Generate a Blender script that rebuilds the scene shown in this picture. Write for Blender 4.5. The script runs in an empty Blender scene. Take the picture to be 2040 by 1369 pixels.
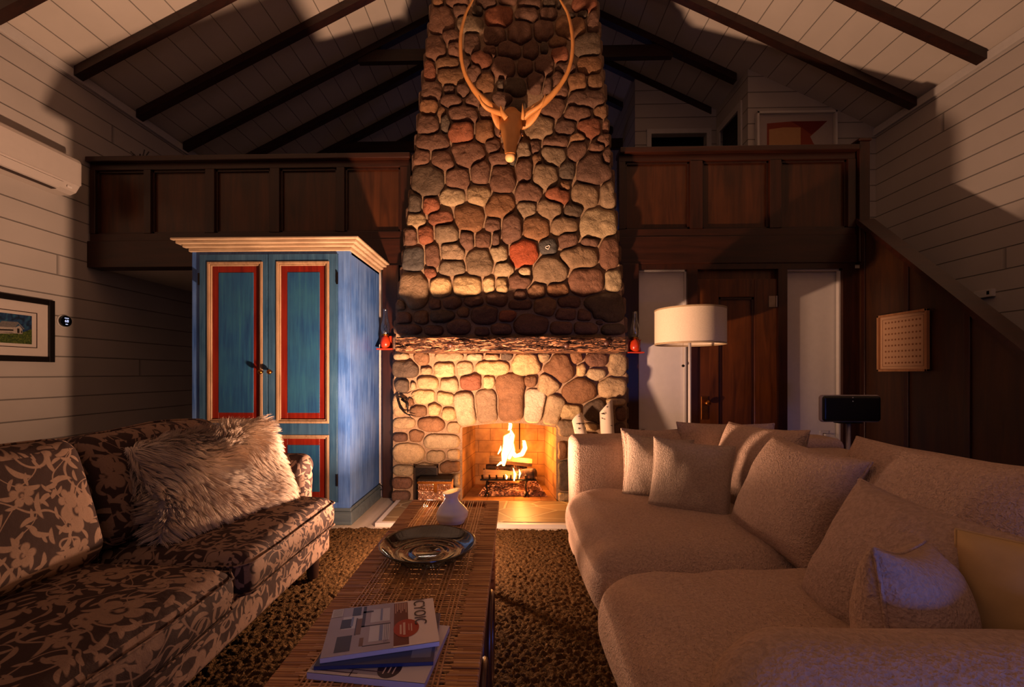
import bpy, math, random
import numpy as np
from mathutils import Vector, Matrix, noise
random.seed(7); np.random.seed(7)
PI = math.pi
sc = bpy.context.scene
COL = sc.collection
R = math.radians

# ---------------------------------------------------------------- camera, exposure, lights
F, CX, CY, H0, PSI = 860.0, 1001.9, 744.0, 1.15, 0.0257      # 2040 x 1369 frame
cam_d = bpy.data.cameras.new('camera'); cam = bpy.data.objects.new('camera', cam_d); COL.objects.link(cam)
cam.location = (0, 0, H0); cam.rotation_euler = (PI / 2, 0, PSI)
cam_d.sensor_width = 36; cam_d.lens = F / 2040 * 36
cam_d.shift_x = (1020 - CX) / 2040; cam_d.shift_y = (CY - 684.5) / 2040
cam_d.clip_start = 0.05
sc.camera = cam
sc.view_settings.view_transform = 'Standard'; sc.view_settings.look = 'None'
sc.view_settings.gamma = 1; sc.view_settings.use_curve_mapping = False
sc.view_settings.exposure = 0.0
sc.cycles.use_denoising = True
sc.cycles.max_bounces = 7; sc.cycles.diffuse_bounces = 2; sc.cycles.transparent_max_bounces = 12
sc.cycles.caustics_reflective = False; sc.cycles.caustics_refractive = False
sc.cycles.sample_clamp_indirect = 4

w = bpy.data.worlds.new('dusk'); sc.world = w; w.use_nodes = True
w.node_tree.nodes['Background'].inputs[0].default_value = (0.16, 0.2, 0.45, 1)
w.node_tree.nodes['Background'].inputs[1].default_value = 0.06

def lamp(name, kind, loc, col, power, size=.05, rot=None, size_y=None):
    d = bpy.data.lights.new(name, kind); d.color = col; d.energy = power
    if kind == 'AREA':
        d.shape = 'RECTANGLE'; d.size = size; d.size_y = size_y or size
    else:
        d.shadow_soft_size = size
    o = bpy.data.objects.new(name, d); COL.objects.link(o); o.location = loc
    if rot: o.rotation_euler = rot
    return o
# warm lamp standing low on the hearth edge, behind the far end of the coffee table
lamp('hearth_lamp', 'POINT', (-.50, 2.56, .375), (1, .56, .35), 62, .055)
up = lamp('hearth_uplight', 'AREA', (-.50, 2.56, .365), (1, .56, .35), 172, .14, (R(180), 0, 0)); up.data.shape = 'DISK'
# the fire itself
lamp('fire_glow', 'POINT', (.08, 4.02, .42), (1, .38, .08), 42, .08)
lamp('fire_glow_low', 'POINT', (.05, 3.93, .16), (1, .30, .05), 3, .05)
# dusk through the unseen glazing behind the camera, then two added fills
dw_ = lamp('dusk_window', 'AREA', (1.5, -1.9, .45), (.13, .23, 1), 10, 1.6, (R(77), 0, R(10)), .7); dw_.data.spread = R(55)
lamp('warm_fill_high', 'AREA', (-.4, -2.0, 2.6), (1, .58, .56), 8, 3.4, (R(78), 0, 0), 1.6)  # added warm fill that lifts the shaded parts of the room
lamp('loft_fill', 'AREA', (.2, 7.9, 3.6), (.22, .3, 1), 1.1, 1.2, (R(-90), 0, 0), 1.0)  # added blue fill for the far loft; the end wall has no window

# ---------------------------------------------------------------- helpers
def P(px, py, X=None, Y=None, Z=None):
    """point of the room seen at a pixel of the photograph, on a plane X=, Y= or Z="""
    a = (px - CX) / F; b = (CY - py) / F
    dx = a * math.cos(PSI) - math.sin(PSI); dy = a * math.sin(PSI) + math.cos(PSI)
    t = X / dx if X is not None else Y / dy if Y is not None else (Z - H0) / b
    return Vector((dx * t, dy * t, H0 + b * t))

def hexc(h):
    h = h.lstrip('#'); v = [int(h[i:i + 2], 16) / 255 for i in (0, 2, 4)]
    return tuple(x / 12.92 if x <= .04045 else ((x + .055) / 1.055) ** 2.4 for x in v) + (1,)

class NT:
    def __init__(s, name, rough=.6, metal=0, base=(.8, .8, .8, 1), spec=.5):
        s.m = bpy.data.materials.new(name); s.m.use_nodes = True
        s.t = s.m.node_tree; s.b = s.t.nodes['Principled BSDF']
        s.b.inputs['Roughness'].default_value = rough; s.b.inputs['Metallic'].default_value = metal
        s.b.inputs['Base Color'].default_value = base; s.b.inputs['Specular IOR Level'].default_value = spec
        s._co = None
    def n(s, typ, ins=None, out=0, **kw):
        nd = s.t.nodes.new(typ)
        for k, v in kw.items(): setattr(nd, k, v)
        for k, v in (ins or {}).items():
            if isinstance(v, bpy.types.NodeSocket): s.t.links.new(v, nd.inputs[k])
            else: nd.inputs[k].default_value = v
        return nd.outputs[out]
    def math(s, op, a, b=0.0, c=0.0): return s.n('ShaderNodeMath', {0: a, 1: b, 2: c}, operation=op)
    def vmath(s, op, a, b=(0, 0, 0), out=0): return s.n('ShaderNodeVectorMath', {0: a, 1: b}, out, operation=op)
    def obj(s):
        if s._co is None: s._co = s.n('ShaderNodeTexCoord', out=3)
        return s._co
    def uv(s): return s.n('ShaderNodeTexCoord', out=2)
    def scale(s, v, sx, sy, sz, rot=(0, 0, 0)):
        return s.n('ShaderNodeMapping', {0: v, 2: rot, 3: (sx, sy, sz)})
    def noise(s, v, sc_, det=3, rough=.5, dist=0):
        return s.n('ShaderNodeTexNoise', {'Vector': v, 'Scale': sc_, 'Detail': det, 'Roughness': rough, 'Distortion': dist})
    def vor(s, v, sc_, feature='F1', out='Distance', rnd=1):
        nd = s.t.nodes.new('ShaderNodeTexVoronoi'); nd.feature = feature
        s.t.links.new(v, nd.inputs['Vector']); nd.inputs['Scale'].default_value = sc_; nd.inputs['Randomness'].default_value = rnd
        return nd.outputs[out]
    def ramp(s, f, stops):
        nd = s.t.nodes.new('ShaderNodeValToRGB'); s.t.links.new(f, nd.inputs[0]); cr = nd.color_ramp
        while len(cr.elements) < len(stops): cr.elements.new(.5)
        for e, (p, c) in zip(cr.elements, stops): e.position = p; e.color = c if len(c) == 4 else (*c, 1)
        return nd.outputs[0]
    def mix(s, f, a, b, mode='MIX'):
        nd = s.t.nodes.new('ShaderNodeMix'); nd.data_type = 'RGBA'; nd.blend_type = mode
        for k, v in ((0, f), (6, a), (7, b)):
            if isinstance(v, bpy.types.NodeSocket): s.t.links.new(v, nd.inputs[k])
            else: nd.inputs[k].default_value = v
        return nd.outputs[2]
    def color(s, c): s.t.links.new(c, s.b.inputs['Base Color']) ; return s
    def rough(s, c): s.t.links.new(c, s.b.inputs['Roughness']); return s
    def bump(s, h, strength=.5, dist=.01, prev=None):
        ins = {'Height': h, 'Strength': strength, 'Distance': dist}
        if prev is not None: ins['Normal'] = prev
        o = s.n('ShaderNodeBump', ins); s.t.links.new(o, s.b.inputs['Normal']); return o
    def sep(s, v): nd = s.t.nodes.new('ShaderNodeSeparateXYZ'); s.t.links.new(v, nd.inputs[0]); return nd.outputs

def plain(name, col, rough=.6, metal=0, spec=.5, var=.12, nscale=18, bump=0):
    m = NT(name, rough, metal, spec=spec); c = hexc(col) if isinstance(col, str) else col
    nz = m.noise(m.obj(), nscale, 4)
    lo = tuple(x * (1 - var) for x in c[:3]) + (1,); hi = tuple(min(1, x * (1 + var)) for x in c[:3]) + (1,)
    m.color(m.ramp(nz, [(.3, lo), (.7, hi)]))
    if bump: m.bump(nz, .5, bump)
    return m.m

def shiplap(name, axis, pitch, col, off=0.0, gap=.018, joints=None):
    """painted boards; the gap between boards is a real narrow groove in the bump and a dirt line"""
    m = NT(name, .55, spec=.3); s = m.sep(m.obj())
    f = m.math('FRACT', m.math('DIVIDE', m.math('ADD', s[axis], 50 + off), pitch))
    d = m.math('MINIMUM', f, m.math('SUBTRACT', 1, f))
    g = m.ramp(d, [(0, (0, 0, 0)), (gap, (0, 0, 0)), (gap * 1.9, (1, 1, 1))])
    if joints is not None:
        row = m.math('FLOOR', m.math('DIVIDE', m.math('ADD', s[axis], 50 + off), pitch))
        sh = m.math('FRACT', m.math('MULTIPLY', row, .618))
        j = m.math('FRACT', m.math('ADD', m.math('DIVIDE', s[joints], 9.3), sh))
        g = m.math('MINIMUM', g, m.ramp(j, [(0, (0, 0, 0)), (.0004, (0, 0, 0)), (.0007, (1, 1, 1))]))
    nz = m.noise(m.scale(m.obj(), 1, 1, 1), 3, 4)
    c = hexc(col); lo = tuple(x * .92 for x in c[:3]) + (1,)
    m.color(m.mix(g, tuple(x * .38 for x in c[:3]) + (1,), m.ramp(nz, [(.3, lo), (.7, c)])))
    m.bump(g, .8, .006)
    return m.m

def wood(name, c1, c2, axis=2, scale=1.0, rough=.4, bump=.0012, spec=.5):
    m = NT(name, rough, spec=spec); k = [14, 14, 14]; k[axis] = 1.1
    v = m.scale(m.obj(), *[x * scale for x in k])
    n1 = m.noise(v, 1.6, 6, .62, .8); n2 = m.noise(m.scale(m.obj(), 2, 2, 2), 1.3, 3)
    f = m.math('ADD', m.math('MULTIPLY', n1, .7), m.math('MULTIPLY', n2, .3))
    m.color(m.ramp(f, [(.3, hexc(c1)), (.5, tuple((a + b) / 2 for a, b in zip(hexc(c1), hexc(c2)))), (.7, hexc(c2))]))
    m.bump(n1, .4, bump)
    return m.m

class MB:
    def __init__(s): s.v = []; s.f = []
    def add(s, vs, fs):
        o = len(s.v); s.v += [tuple(p) for p in vs]; s.f += [tuple(i + o for i in f) for f in fs]; return s
    def box(s, x0, x1, y0, y1, z0, z1):
        vs = [(x, y, z) for z in (z0, z1) for y in (y0, y1) for x in (x0, x1)]
        return s.add(vs, [(0, 2, 3, 1), (4, 5, 7, 6), (0, 1, 5, 4), (2, 6, 7, 3), (0, 4, 6, 2), (1, 3, 7, 5)])
    def bevbox(s, x0, x1, y0, y1, z0, z1, r=.004):
        return s.rbox(x0, x1, y0, y1, z0, z1, r, n=2)
    def prism(s, pts, y0, y1, axis=1):
        """polygon pts (a,b) pushed along axis (0: x, 1: y, 2: z)"""
        n = len(pts)
        def mk(a, b, c): return (c, a, b) if axis == 0 else (a, c, b) if axis == 1 else (a, b, c)
        vs = [mk(a, b, y0) for a, b in pts] + [mk(a, b, y1) for a, b in pts]
        fs = [tuple(range(n)), tuple(range(2 * n - 1, n - 1, -1))] + [(i, i + n, (i + 1) % n + n, (i + 1) % n) for i in range(n)]
        return s.add(vs, fs)
    def hexa(s, p): return s.add(p, [(0, 1, 2, 3), (7, 6, 5, 4), (0, 4, 5, 1), (1, 5, 6, 2), (2, 6, 7, 3), (3, 7, 4, 0)])
    def beam(s, a, b, wy, h):
        """bar from a to b, wy thick in y, h high, hanging under the line a-b"""
        a = Vector(a); b = Vector(b); Y = Vector((0, wy, 0)); Z = Vector((0, 0, -h))
        return s.hexa([a, b, b + Z, a + Z, a + Y, b + Y, b + Y + Z, a + Y + Z])
    def tube(s, pts, r, n=8, cap=True, flat=1.0):
        pts = [Vector(p) for p in pts]; rs = r if hasattr(r, '__len__') else [r] * len(pts)
        up = None; vs = []
        for i, p in enumerate(pts):
            t = (pts[min(i + 1, len(pts) - 1)] - pts[max(i - 1, 0)]).normalized()
            if up is None: up = Vector((0, 0, 1)) if abs(t.z) < .9 else Vector((1, 0, 0))
            u = t.cross(up).normalized(); v = u.cross(t).normalized(); up = v
            for k in range(n):
                a = 2 * PI * k / n; vs.append(p + u * math.cos(a) * rs[i] + v * math.sin(a) * rs[i] * flat)
        fs = [(i * n + k, i * n + (k + 1) % n, (i + 1) * n + (k + 1) % n, (i + 1) * n + k) for i in range(len(pts) - 1) for k in range(n)]
        if cap: fs += [tuple(range(n - 1, -1, -1)), tuple((len(pts) - 1) * n + k for k in range(n))]
        return s.add(vs, fs)
    def lathe(s, prof, c=(0, 0, 0), n=32, cap=False):
        vs = [(c[0] + r * math.cos(2 * PI * k / n), c[1] + r * math.sin(2 * PI * k / n), c[2] + z) for r, z in prof for k in range(n)]
        m = len(prof); fs = [(i * n + k, i * n + (k + 1) % n, (i + 1) * n + (k + 1) % n, (i + 1) * n + k) for i in range(m - 1) for k in range(n)]
        if cap: fs += [tuple(range(n - 1, -1, -1)), tuple((m - 1) * n + k for k in range(n))]
        return s.add(vs, fs)
    def rbox(s, x0, x1, y0, y1, z0, z1, r=.03, n=6, puff=0, fn=None, m=None):
        """rounded box; n rings in the rounded rim, puff lifts the middle of the top, fn warps each point"""
        C = Vector(((x0 + x1) / 2, (y0 + y1) / 2, (z0 + z1) / 2)); Hh = Vector(((x1 - x0) / 2, (y1 - y0) / 2, (z1 - z0) / 2))
        r = min(r, Hh.x, Hh.y, Hh.z)
        if m is None: m = 6 if (puff or fn) else 1
        def ticks(h):
            i = h - r; a = [-h + r * k / n for k in range(n)] + [-i + 2 * i * k / m for k in range(m)]
            b = [i + r * k / n for k in range(n + 1)]
            if i < 1e-6: a = [-h + r * k / n for k in range(n)]
            return a + b
        T = [ticks(Hh.x), ticks(Hh.y), ticks(Hh.z)]; idx = {}; vs = []; fs = []
        def vert(q):
            key = tuple(round(c, 6) for c in q)
            if key in idx: return idx[key]
            q = Vector(q); c = Vector([max(-(Hh[i] - r), min(Hh[i] - r, q[i])) for i in range(3)]); d = q - c
            # map the square rim to a round one
            l = d.length
            if l > 1e-9: mx = max(abs(d.x), abs(d.y), abs(d.z)); d = d / l * mx
            p = c + d
            if puff:
                k = max(0, 1 - (p.x / Hh.x) ** 2) * max(0, 1 - (p.y / Hh.y) ** 2); p.z += puff * k ** .6 * (1 if p.z > 0 else -.3)
            p = p + C
            if fn: p = fn(p)
            idx[key] = len(vs); vs.append(p); return idx[key]
        for ax in range(3):
            u, v = (ax + 1) % 3, (ax + 2) % 3
            for sg in (-1, 1):
                for i in range(len(T[u]) - 1):
                    for j in range(len(T[v]) - 1):
                        q = []
                        for a, b in ((i, j), (i + 1, j), (i + 1, j + 1), (i, j + 1)):
                            t = [0, 0, 0]; t[ax] = sg * Hh[ax]; t[u] = T[u][a]; t[v] = T[v][b]; q.append(vert(t))
                        if len(set(q)) < 3: continue
                        fs.append(tuple(q) if sg > 0 else tuple(reversed(q)))
        return s.add(vs, fs)
    def xform(s, M): s.v = [tuple(M @ Vector(p)) for p in s.v]; return s
    def build(s, name, mat, parent=None, smooth=False, uv=False, angle=None):
        off = Vector((0, 0, 0)); q = parent
        while q is not None: off += q.location; q = q.parent
        me = bpy.data.meshes.new(name); me.from_pydata([tuple(Vector(p) - off) for p in s.v], [], s.f); me.validate()
        o = bpy.data.objects.new(name, me); COL.objects.link(o)
        if mat: me.materials.append(mat)
        if parent: o.parent = parent
        if smooth:
            me.polygons.foreach_set('use_smooth', [True] * len(me.polygons))
            if angle: me.set_sharp_from_angle(angle=R(angle))
        if uv: box_uv(me)
        return o

def box_uv(me):
    l = me.uv_layers.new(name='UVMap'); d = l.data
    for p in me.polygons:
        n = p.normal; a = max(range(3), key=lambda i: abs(n[i]) * (1.15 if i == 2 else 1))
        for li in p.loop_indices:
            c = me.vertices[me.loops[li].vertex_index].co
            d[li].uv = (c.x, c.y) if a == 2 else (c.y, c.z + .37) if a == 0 else (c.x + .2, c.z)

def tag(o, label, cat, group=None, kind=None):
    o['label'] = label; o['category'] = cat
    if group: o['group'] = group
    if kind: o['kind'] = kind
    return o
def thing(name, label, cat, loc=(0, 0, 0), group=None):
    o = bpy.data.objects.new(name, None); COL.objects.link(o); o.location = loc; o.empty_display_size = .05
    return tag(o, label, cat, group)
def struct(o): o['kind'] = 'structure'; return o

# ---------------------------------------------------------------- materials
M = {}
M['wall_y'] = shiplap('shiplap_wall', 2, .18, '#c2b8ae', joints=1)
M['wall_x'] = shiplap('shiplap_gable', 2, .18, '#c2b8ae', joints=0)
M['ceil'] = shiplap('board_ceiling', 0, .205, '#d0c4b6', gap=.012)
M['beam'] = wood('dark_beam', '#150a07', '#3a1b10', axis=0, rough=.45)
M['dark'] = wood('dark_panelling', '#1a0b06', '#3e1d10', axis=2, rough=.33)
M['panel'] = wood('walnut_panel', '#211008', '#552d15', axis=2, scale=.7, rough=.3)
M['darkx'] = wood('dark_rail', '#1a0b06', '#3e1d10', axis=0, rough=.35)
M['door'] = wood('door_wood', '#2e1508', '#703c18', axis=2, scale=.8, rough=.28)
M['white'] = plain('white_plaster', '#d8d0c8', .6, var=.03)
M['trimw'] = plain('white_trim', '#cfc8c0', .45, var=.03)
M['floor'] = wood('whitewashed_floor', '#a89a88', '#cfc3b2', axis=1, rough=.4)
M['black'] = plain('opening_dark', '#0a0706', .8, var=.05)
M['iron'] = plain('cast_iron', '#17120f', .45, .7, var=.3, bump=.002)
M['brass'] = plain('aged_brass', '#a0642a', .3, 1, var=.2)
M['legw'] = wood('turned_leg_wood', '#140a06', '#2e160b', axis=2)

def stone_mat(name):
    m = NT(name, .75, spec=.3)
    at = m.n('ShaderNodeAttribute', out=0, attribute_name='stone')
    n1 = m.noise(m.obj(), 22, 6, .65); n2 = m.noise(m.obj(), 140, 3, .7); n3 = m.noise(m.obj(), 6, 3)
    k = m.math('MULTIPLY_ADD', n1, .9, .55)
    k2 = m.math('MULTIPLY_ADD', m.ramp(n2, [(.42, (0, 0, 0)), (.62, (1, 1, 1))]), .32, .84)
    kk = m.math('MULTIPLY', m.math('MULTIPLY', k, k2), m.math('MULTIPLY_ADD', n3, .5, .75))
    m.color(m.n('ShaderNodeVectorMath', {0: at, 3: kk}, operation='SCALE'))
    v = m.math('ABSOLUTE', m.math('SUBTRACT', m.noise(m.obj(), 9, 5, .6, .6), .5))
    b1 = m.bump(m.ramp(v, [(0, (0, 0, 0)), (.05, (1, 1, 1))]), .35, .006)
    b2 = m.bump(n1, .7, .02, b1); m.bump(n2, .5, .004, b2)
    return m.m
M['stone'] = stone_mat('field_stone')
M['mortar'] = plain('mortar', '#967a5c', .9, var=.25, nscale=60, bump=.006)

def boucle(name, col, sc_=105, st=.9):
    m = NT(name, .9, spec=.12); c = hexc(col)
    v = m.n('ShaderNodeVectorMath', {0: m.obj(), 1: m.vmath('SCALE', m.n('ShaderNodeTexNoise', {'Vector': m.obj(), 'Scale': 14.0}, 1), (0, 0, 0))}, operation='ADD')
    n1 = m.noise(m.scale(m.obj(), 1, 1, 1), sc_, 3, .6, .5); n2 = m.noise(m.obj(), 7, 3)
    n3 = m.vor(m.obj(), sc_ * 1.9)
    m.color(m.mix(m.ramp(n1, [(.35, (0, 0, 0)), (.6, (1, 1, 1))]), tuple(x * .8 for x in c[:3]) + (1,), c))
    b0 = m.bump(n2, .5, .03)
    b1 = m.bump(n1, st, .009, b0); m.bump(n3, .5, .004, b1)
    return m.m
M['boucle'] = boucle('cream_boucle', '#c8aa95')
M['boucle_near'] = boucle('cream_boucle_plush', '#b89d8c', 85, .6)
M['waffle'] = boucle('waffle_weave', '#c0aa96', 130, .8)

def floral():
    m = NT('floral_fabric', .85, spec=.15); uv = m.uv()
    ns = m.t.nodes.new('ShaderNodeTexNoise'); ns.inputs['Scale'].default_value = 5; ns.inputs['Detail'].default_value = 1
    m.t.links.new(uv, ns.inputs['Vector'])
    wob = m.vmath('SUBTRACT', ns.outputs[1], (.5, .5, .5))
    wn = m.t.nodes.new('ShaderNodeVectorMath'); wn.operation = 'SCALE'; m.t.links.new(wob, wn.inputs[0]); wn.inputs[3].default_value = .03
    uvw = m.vmath('ADD', uv, wn.outputs[0])
    def cells(vec, sc_, off, rnd):
        v = m.vmath('ADD', vec, (off, off * .7, 0))
        nd = m.t.nodes.new('ShaderNodeTexVoronoi'); nd.voronoi_dimensions = '2D'; m.t.links.new(v, nd.inputs['Vector'])
        nd.inputs['Scale'].default_value = sc_; nd.inputs['Randomness'].default_value = rnd
        d = m.vmath('SUBTRACT', v, nd.outputs['Position']); s = m.sep(d); c = m.sep(nd.outputs['Color'])
        th = m.math('ADD', m.math('ARCTAN2', s[1], s[0]), m.math('MULTIPLY', c[0], 6.28))
        r = m.math('SQRT', m.math('ADD', m.math('MULTIPLY', s[0], s[0]), m.math('MULTIPLY', s[1], s[1])))
        return r, th, c
    def lt(a, b, soft=.003):
        return m.n('ShaderNodeMapRange', {0: m.math('SUBTRACT', b, a), 1: -soft, 2: soft, 3: 0.0, 4: 1.0})
    def flower(sc_, off, rad, petals):
        r, th, c = cells(uvw, sc_, off, .55)
        pet = m.math('POWER', m.math('ABSOLUTE', m.math('COSINE', m.math('MULTIPLY', th, petals / 2))), .45)
        rr = m.math('MULTIPLY', m.math('MULTIPLY_ADD', pet, .62, .38), rad)
        f = lt(r, rr); ring = m.math('MULTIPLY', lt(r, rad * .3), lt(rad * .16, r))
        return m.math('MULTIPLY', f, m.math('SUBTRACT', 1, ring))
    def leaf(sc_, off, a, b):
        r, th, c = cells(uvw, sc_, off, .9)
        x = m.math('MULTIPLY', r, m.math('COSINE', th)); y = m.math('MULTIPLY', r, m.math('SINE', th))
        y = m.math('ADD', y, m.math('MULTIPLY', m.math('MULTIPLY', x, x), 9))      # bent leaf
        e = m.math('SQRT', m.math('ADD', m.math('POWER', m.math('DIVIDE', x, a), 2), m.math('POWER', m.math('DIVIDE', y, b), 2)))
        return lt(e, 1, .12)
    fl = m.math('MAXIMUM', flower(3.9, 0, .064, 5), flower(5.6, 3.3, .036, 5))
    lv = m.math('MAXIMUM', m.math('MAXIMUM', leaf(11, 1.7, .036, .0085), leaf(14, 5.1, .026, .0075)), leaf(19, 8.3, .019, .0055))
    nz = m.noise(uvw, 5.5, 0)
    vine = lt(m.math('ABSOLUTE', m.math('SUBTRACT', nz, .5)), .009, .003)
    nz2 = m.noise(m.vmath('ADD', uvw, (7, 3, 0)), 7.5, 0)
    vine = m.math('MAXIMUM', vine, lt(m.math('ABSOLUTE', m.math('SUBTRACT', nz2, .46)), .007, .003))
    mask = m.math('MAXIMUM', m.math('MAXIMUM', fl, lv), vine)
    grain = m.noise(m.obj(), 260, 2)
    c = m.mix(mask, hexc('#3d2e2b'), hexc('#8f7564'))
    m.color(m.mix(m.math('MULTIPLY', grain, .35), c, hexc('#241a18')))
    b0 = m.bump(m.noise(m.obj(), 9, 3), .5, .02); m.bump(grain, .3, .002, b0)
    return m.m
M['floral'] = floral()
# ================================================================ ROOM
XL, XR, HW, ZR = -4.03, 4.10, 3.93, 5.93
SL = (ZR - HW) / XR
def zc(x): return ZR - (ZR - HW) * abs(x) / (-XL if x < 0 else XR)
Y0, Y1, YW = -2.3, 8.0, 4.0
def wall(name, mat, *boxes):
    b = MB()
    for q in boxes: b.box(*q)
    return struct(b.build(name, mat))
wall('floor', M['floor'], (XL - .1, XR + .1, Y0 - .1, Y1 + .1, -.1, 0))
wall('wall_left', M['wall_y'], (XL - .1, XL, Y0, Y1, 0, HW))
wall('wall_right', M['wall_y'], (XR, XR + .1, Y0, Y1, 0, HW))
b = MB()
for sx in (-1, 1):
    xe = XL - .1 if sx < 0 else XR + .1; ze = HW - .1 * SL
    b.prism([(0, ZR), (xe, ze), (xe, ze + .12), (0, ZR + .12)] if sx > 0 else [(0, ZR), (0, ZR + .12), (xe, ze + .12), (xe, ze)], Y0, Y1)
struct(b.build('ceiling', M['ceil']))
b = MB(); b.prism([(XL, 0), (XR, 0), (XR, HW), (0, ZR), (XL, HW)], Y1, Y1 + .1); struct(b.build('wall_end', M['wall_x']))
b = MB(); b.box(XL, XR, Y0 - .1, Y0, 0, .1).box(XL, -2.9, Y0 - .1, Y0, .1, HW).box(3.0, XR, Y0 - .1, Y0, .1, HW).prism([(-2.9, 3.4), (3.0, 3.4), (3.0, HW + .4), (0, ZR), (-2.9, HW + .5)], Y0 - .1, Y0)
struct(b.build('wall_rear', M['wall_x']))
# thin crown strip where the side walls meet the slope
b = MB(); b.box(XL, XL + .03, Y0, Y1, HW - .09, HW - .01); struct(b.build('trim_1', M['trimw']))
b = MB(); b.box(XR - .03, XR, Y0, Y1, HW - .09, HW - .01); struct(b.build('trim_2', M['trimw']))

# ---- rafters
RY = [3.818 + .645 * k for k in range(-1, 6)]
ordl = ['nearest', 'second nearest', 'third', 'fourth', 'fifth', 'sixth', 'farthest']
def rafter(y, x_end, label):
    sgn = -1 if x_end < 0 else 1
    b = MB(); xa = sgn * (.74 if abs(y - 3.818) < .01 else .02)
    b.beam((xa, y, zc(xa) - .004), (x_end, y, zc(x_end) - .004), .085, .085)
    tag(b.build('rafter', M['beam']), label, 'rafter', 'dark rafters under the board ceiling')
for k, y in enumerate(RY):
    rafter(y, XL + .035, '%s of the dark wooden rafters on the left ceiling slope' % ordl[k])
    xe = XR - .035 if k < 3 else 2.60 if k < 5 else 1.62
    rafter(y, xe, '%s of the dark wooden rafters on the right ceiling slope' % ordl[k])
for y, zt, lab in ((RY[3], 5.02, 'dark tie beam crossing behind the chimney, upper and nearer one'), (RY[5], 4.62, 'dark tie beam crossing behind the chimney, lower and farther one')):
    xx = (ZR - zt) / SL
    b = MB(); b.box(-xx, xx, y + .01, y + .08, zt - .14, zt); tag(b.build('tie_beam', M['beam']), lab, 'beam', 'tie beams behind the chimney')

# ---- loft
wall('trim_3', M['white'], (XL, 3.12, YW + .1, Y1, 2.17, 2.3))       # loft floor slab
b = MB(); b.bevbox(XL, -.96, YW - .03, YW + .12, 2.15, 2.40, .006); struct(b.build('trim_4', M['darkx']))
b = MB(); b.bevbox(.96, 3.09, YW - .03, YW + .12, 2.15, 2.40, .006); struct(b.build('trim_5', M['darkx']))

def railing(label, x0, x1, ztop, cuts, name='loft_railing'):
    """cuts: list of (xa, xb) recessed panels"""
    t = thing(name, label, 'railing', ((x0 + x1) / 2, YW, 2.40), 'panelled railing of the loft')
    cap = MB(); cap.bevbox(x0, x1, YW - .07, YW + .10, ztop - .05, ztop, .008).build('cap_rail', M['darkx'], t)
    MB().bevbox(x0, x1, YW - .02, YW + .06, ztop - .11, ztop - .05, .004).build('top_rail', M['darkx'], t)
    MB().bevbox(x0, x1, YW - .02, YW + .06, 2.40, 2.47, .004).build('bottom_rail', M['darkx'], t)
    xs = [x0] + [v for c in cuts for v in c] + [x1]
    for i in range(0, len(xs), 2):
        if xs[i + 1] - xs[i] > .01:
            MB().bevbox(xs[i], xs[i + 1], YW - .025, YW + .06, 2.47, ztop - .11, .004).build('stile', M['dark'], t)
    for xa, xb in cuts:
        p = MB(); p.box(xa, xb, YW + .02, YW + .04, 2.47, ztop - .11)
        po = p.build('panel', M['panel'], t)
        mo = MB()
        for q in ((xa, xa + .018, 2.47, ztop - .11), (xb - .018, xb, 2.47, ztop - .11), (xa, xb, 2.47, 2.488), (xa, xb, ztop - .128, ztop - .11)):
            mo.box(q[0], q[1], YW + .0, YW + .02, q[2], q[3])
        mo.build('moulding', M['dark'], po)
    return t
def px2x(px, y=YW): return P(px, 400, Y=y).x
cl = [(px2x(a), px2x(b_)) for a, b_ in ((194, 290), (304, 412), (430, 540), (559, 672), (688, 798))]
railing('dark panelled loft railing left of the stone chimney, above the armoire', XL + .02, -.955, 3.18, cl)
cr_ = [(px2x(a), px2x(b_)) for a, b_ in ((1245, 1373), (1398, 1531), (1554, 1686))]
railing('dark panelled loft railing right of the stone chimney, above the door', .96, 3.085, 3.20, cr_)
t = thing('newel_post', 'square dark newel post at the head of the stairs, right end of the loft railing', 'post', (3.15, YW, 2.4))
MB().bevbox(3.10, 3.19, YW - .05, YW + .05, 2.15, 3.235, .006).build('shaft', M['dark'], t)
MB().bevbox(3.09, 3.20, YW - .06, YW + .06, 3.235, 3.26, .006).build('post_cap', M['darkx'], t)

# ---- loft rooms on the right
YU = P(1745, 400, X=XR).y                                            # upper back wall
XD = P(1490, 300, Y=YU).x
YD = P(1427, 300, X=XD).y
XE = P(1265, 300, Y=YD).x
b = MB(); b.prism([(XD, 2.3), (XR, 2.3), (XR, zc(XR)), (XD, zc(XD))], YU, YU + .08); struct(b.build('wall_upper', M['wall_x']))
b = MB()                                                             # side wall with the slanted doorway
ya, yb = YU + .08, YD; da, db = YU + .12, YD - .05
b.box(XD, XD + .06, ya, da, 2.3, zc(XD)).box(XD, XD + .06, db, yb, 2.3, zc(XD))
b.box(XD, XD + .06, da, db, zc(XD) - .30, zc(XD))
struct(b.build('wall_landing', M['wall_y']))
b = MB()
b.box(XD - .02, XD - .001, da, da + .07, 2.3, zc(XD) - .36).box(XD - .02, XD - .001, db - .07, db, 2.3, zc(XD) - .36).box(XD - .02, XD - .001, da, db, zc(XD) - .36, zc(XD) - .28)
struct(b.build('trim_6', M['trimw']))
wall('dark_sheet_1', M['black'], (XD + .5, XD + .55, YU + .1, YD + .3, 2.3, 4.6))  # black sheet standing in for the shade inside the doorway
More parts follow.
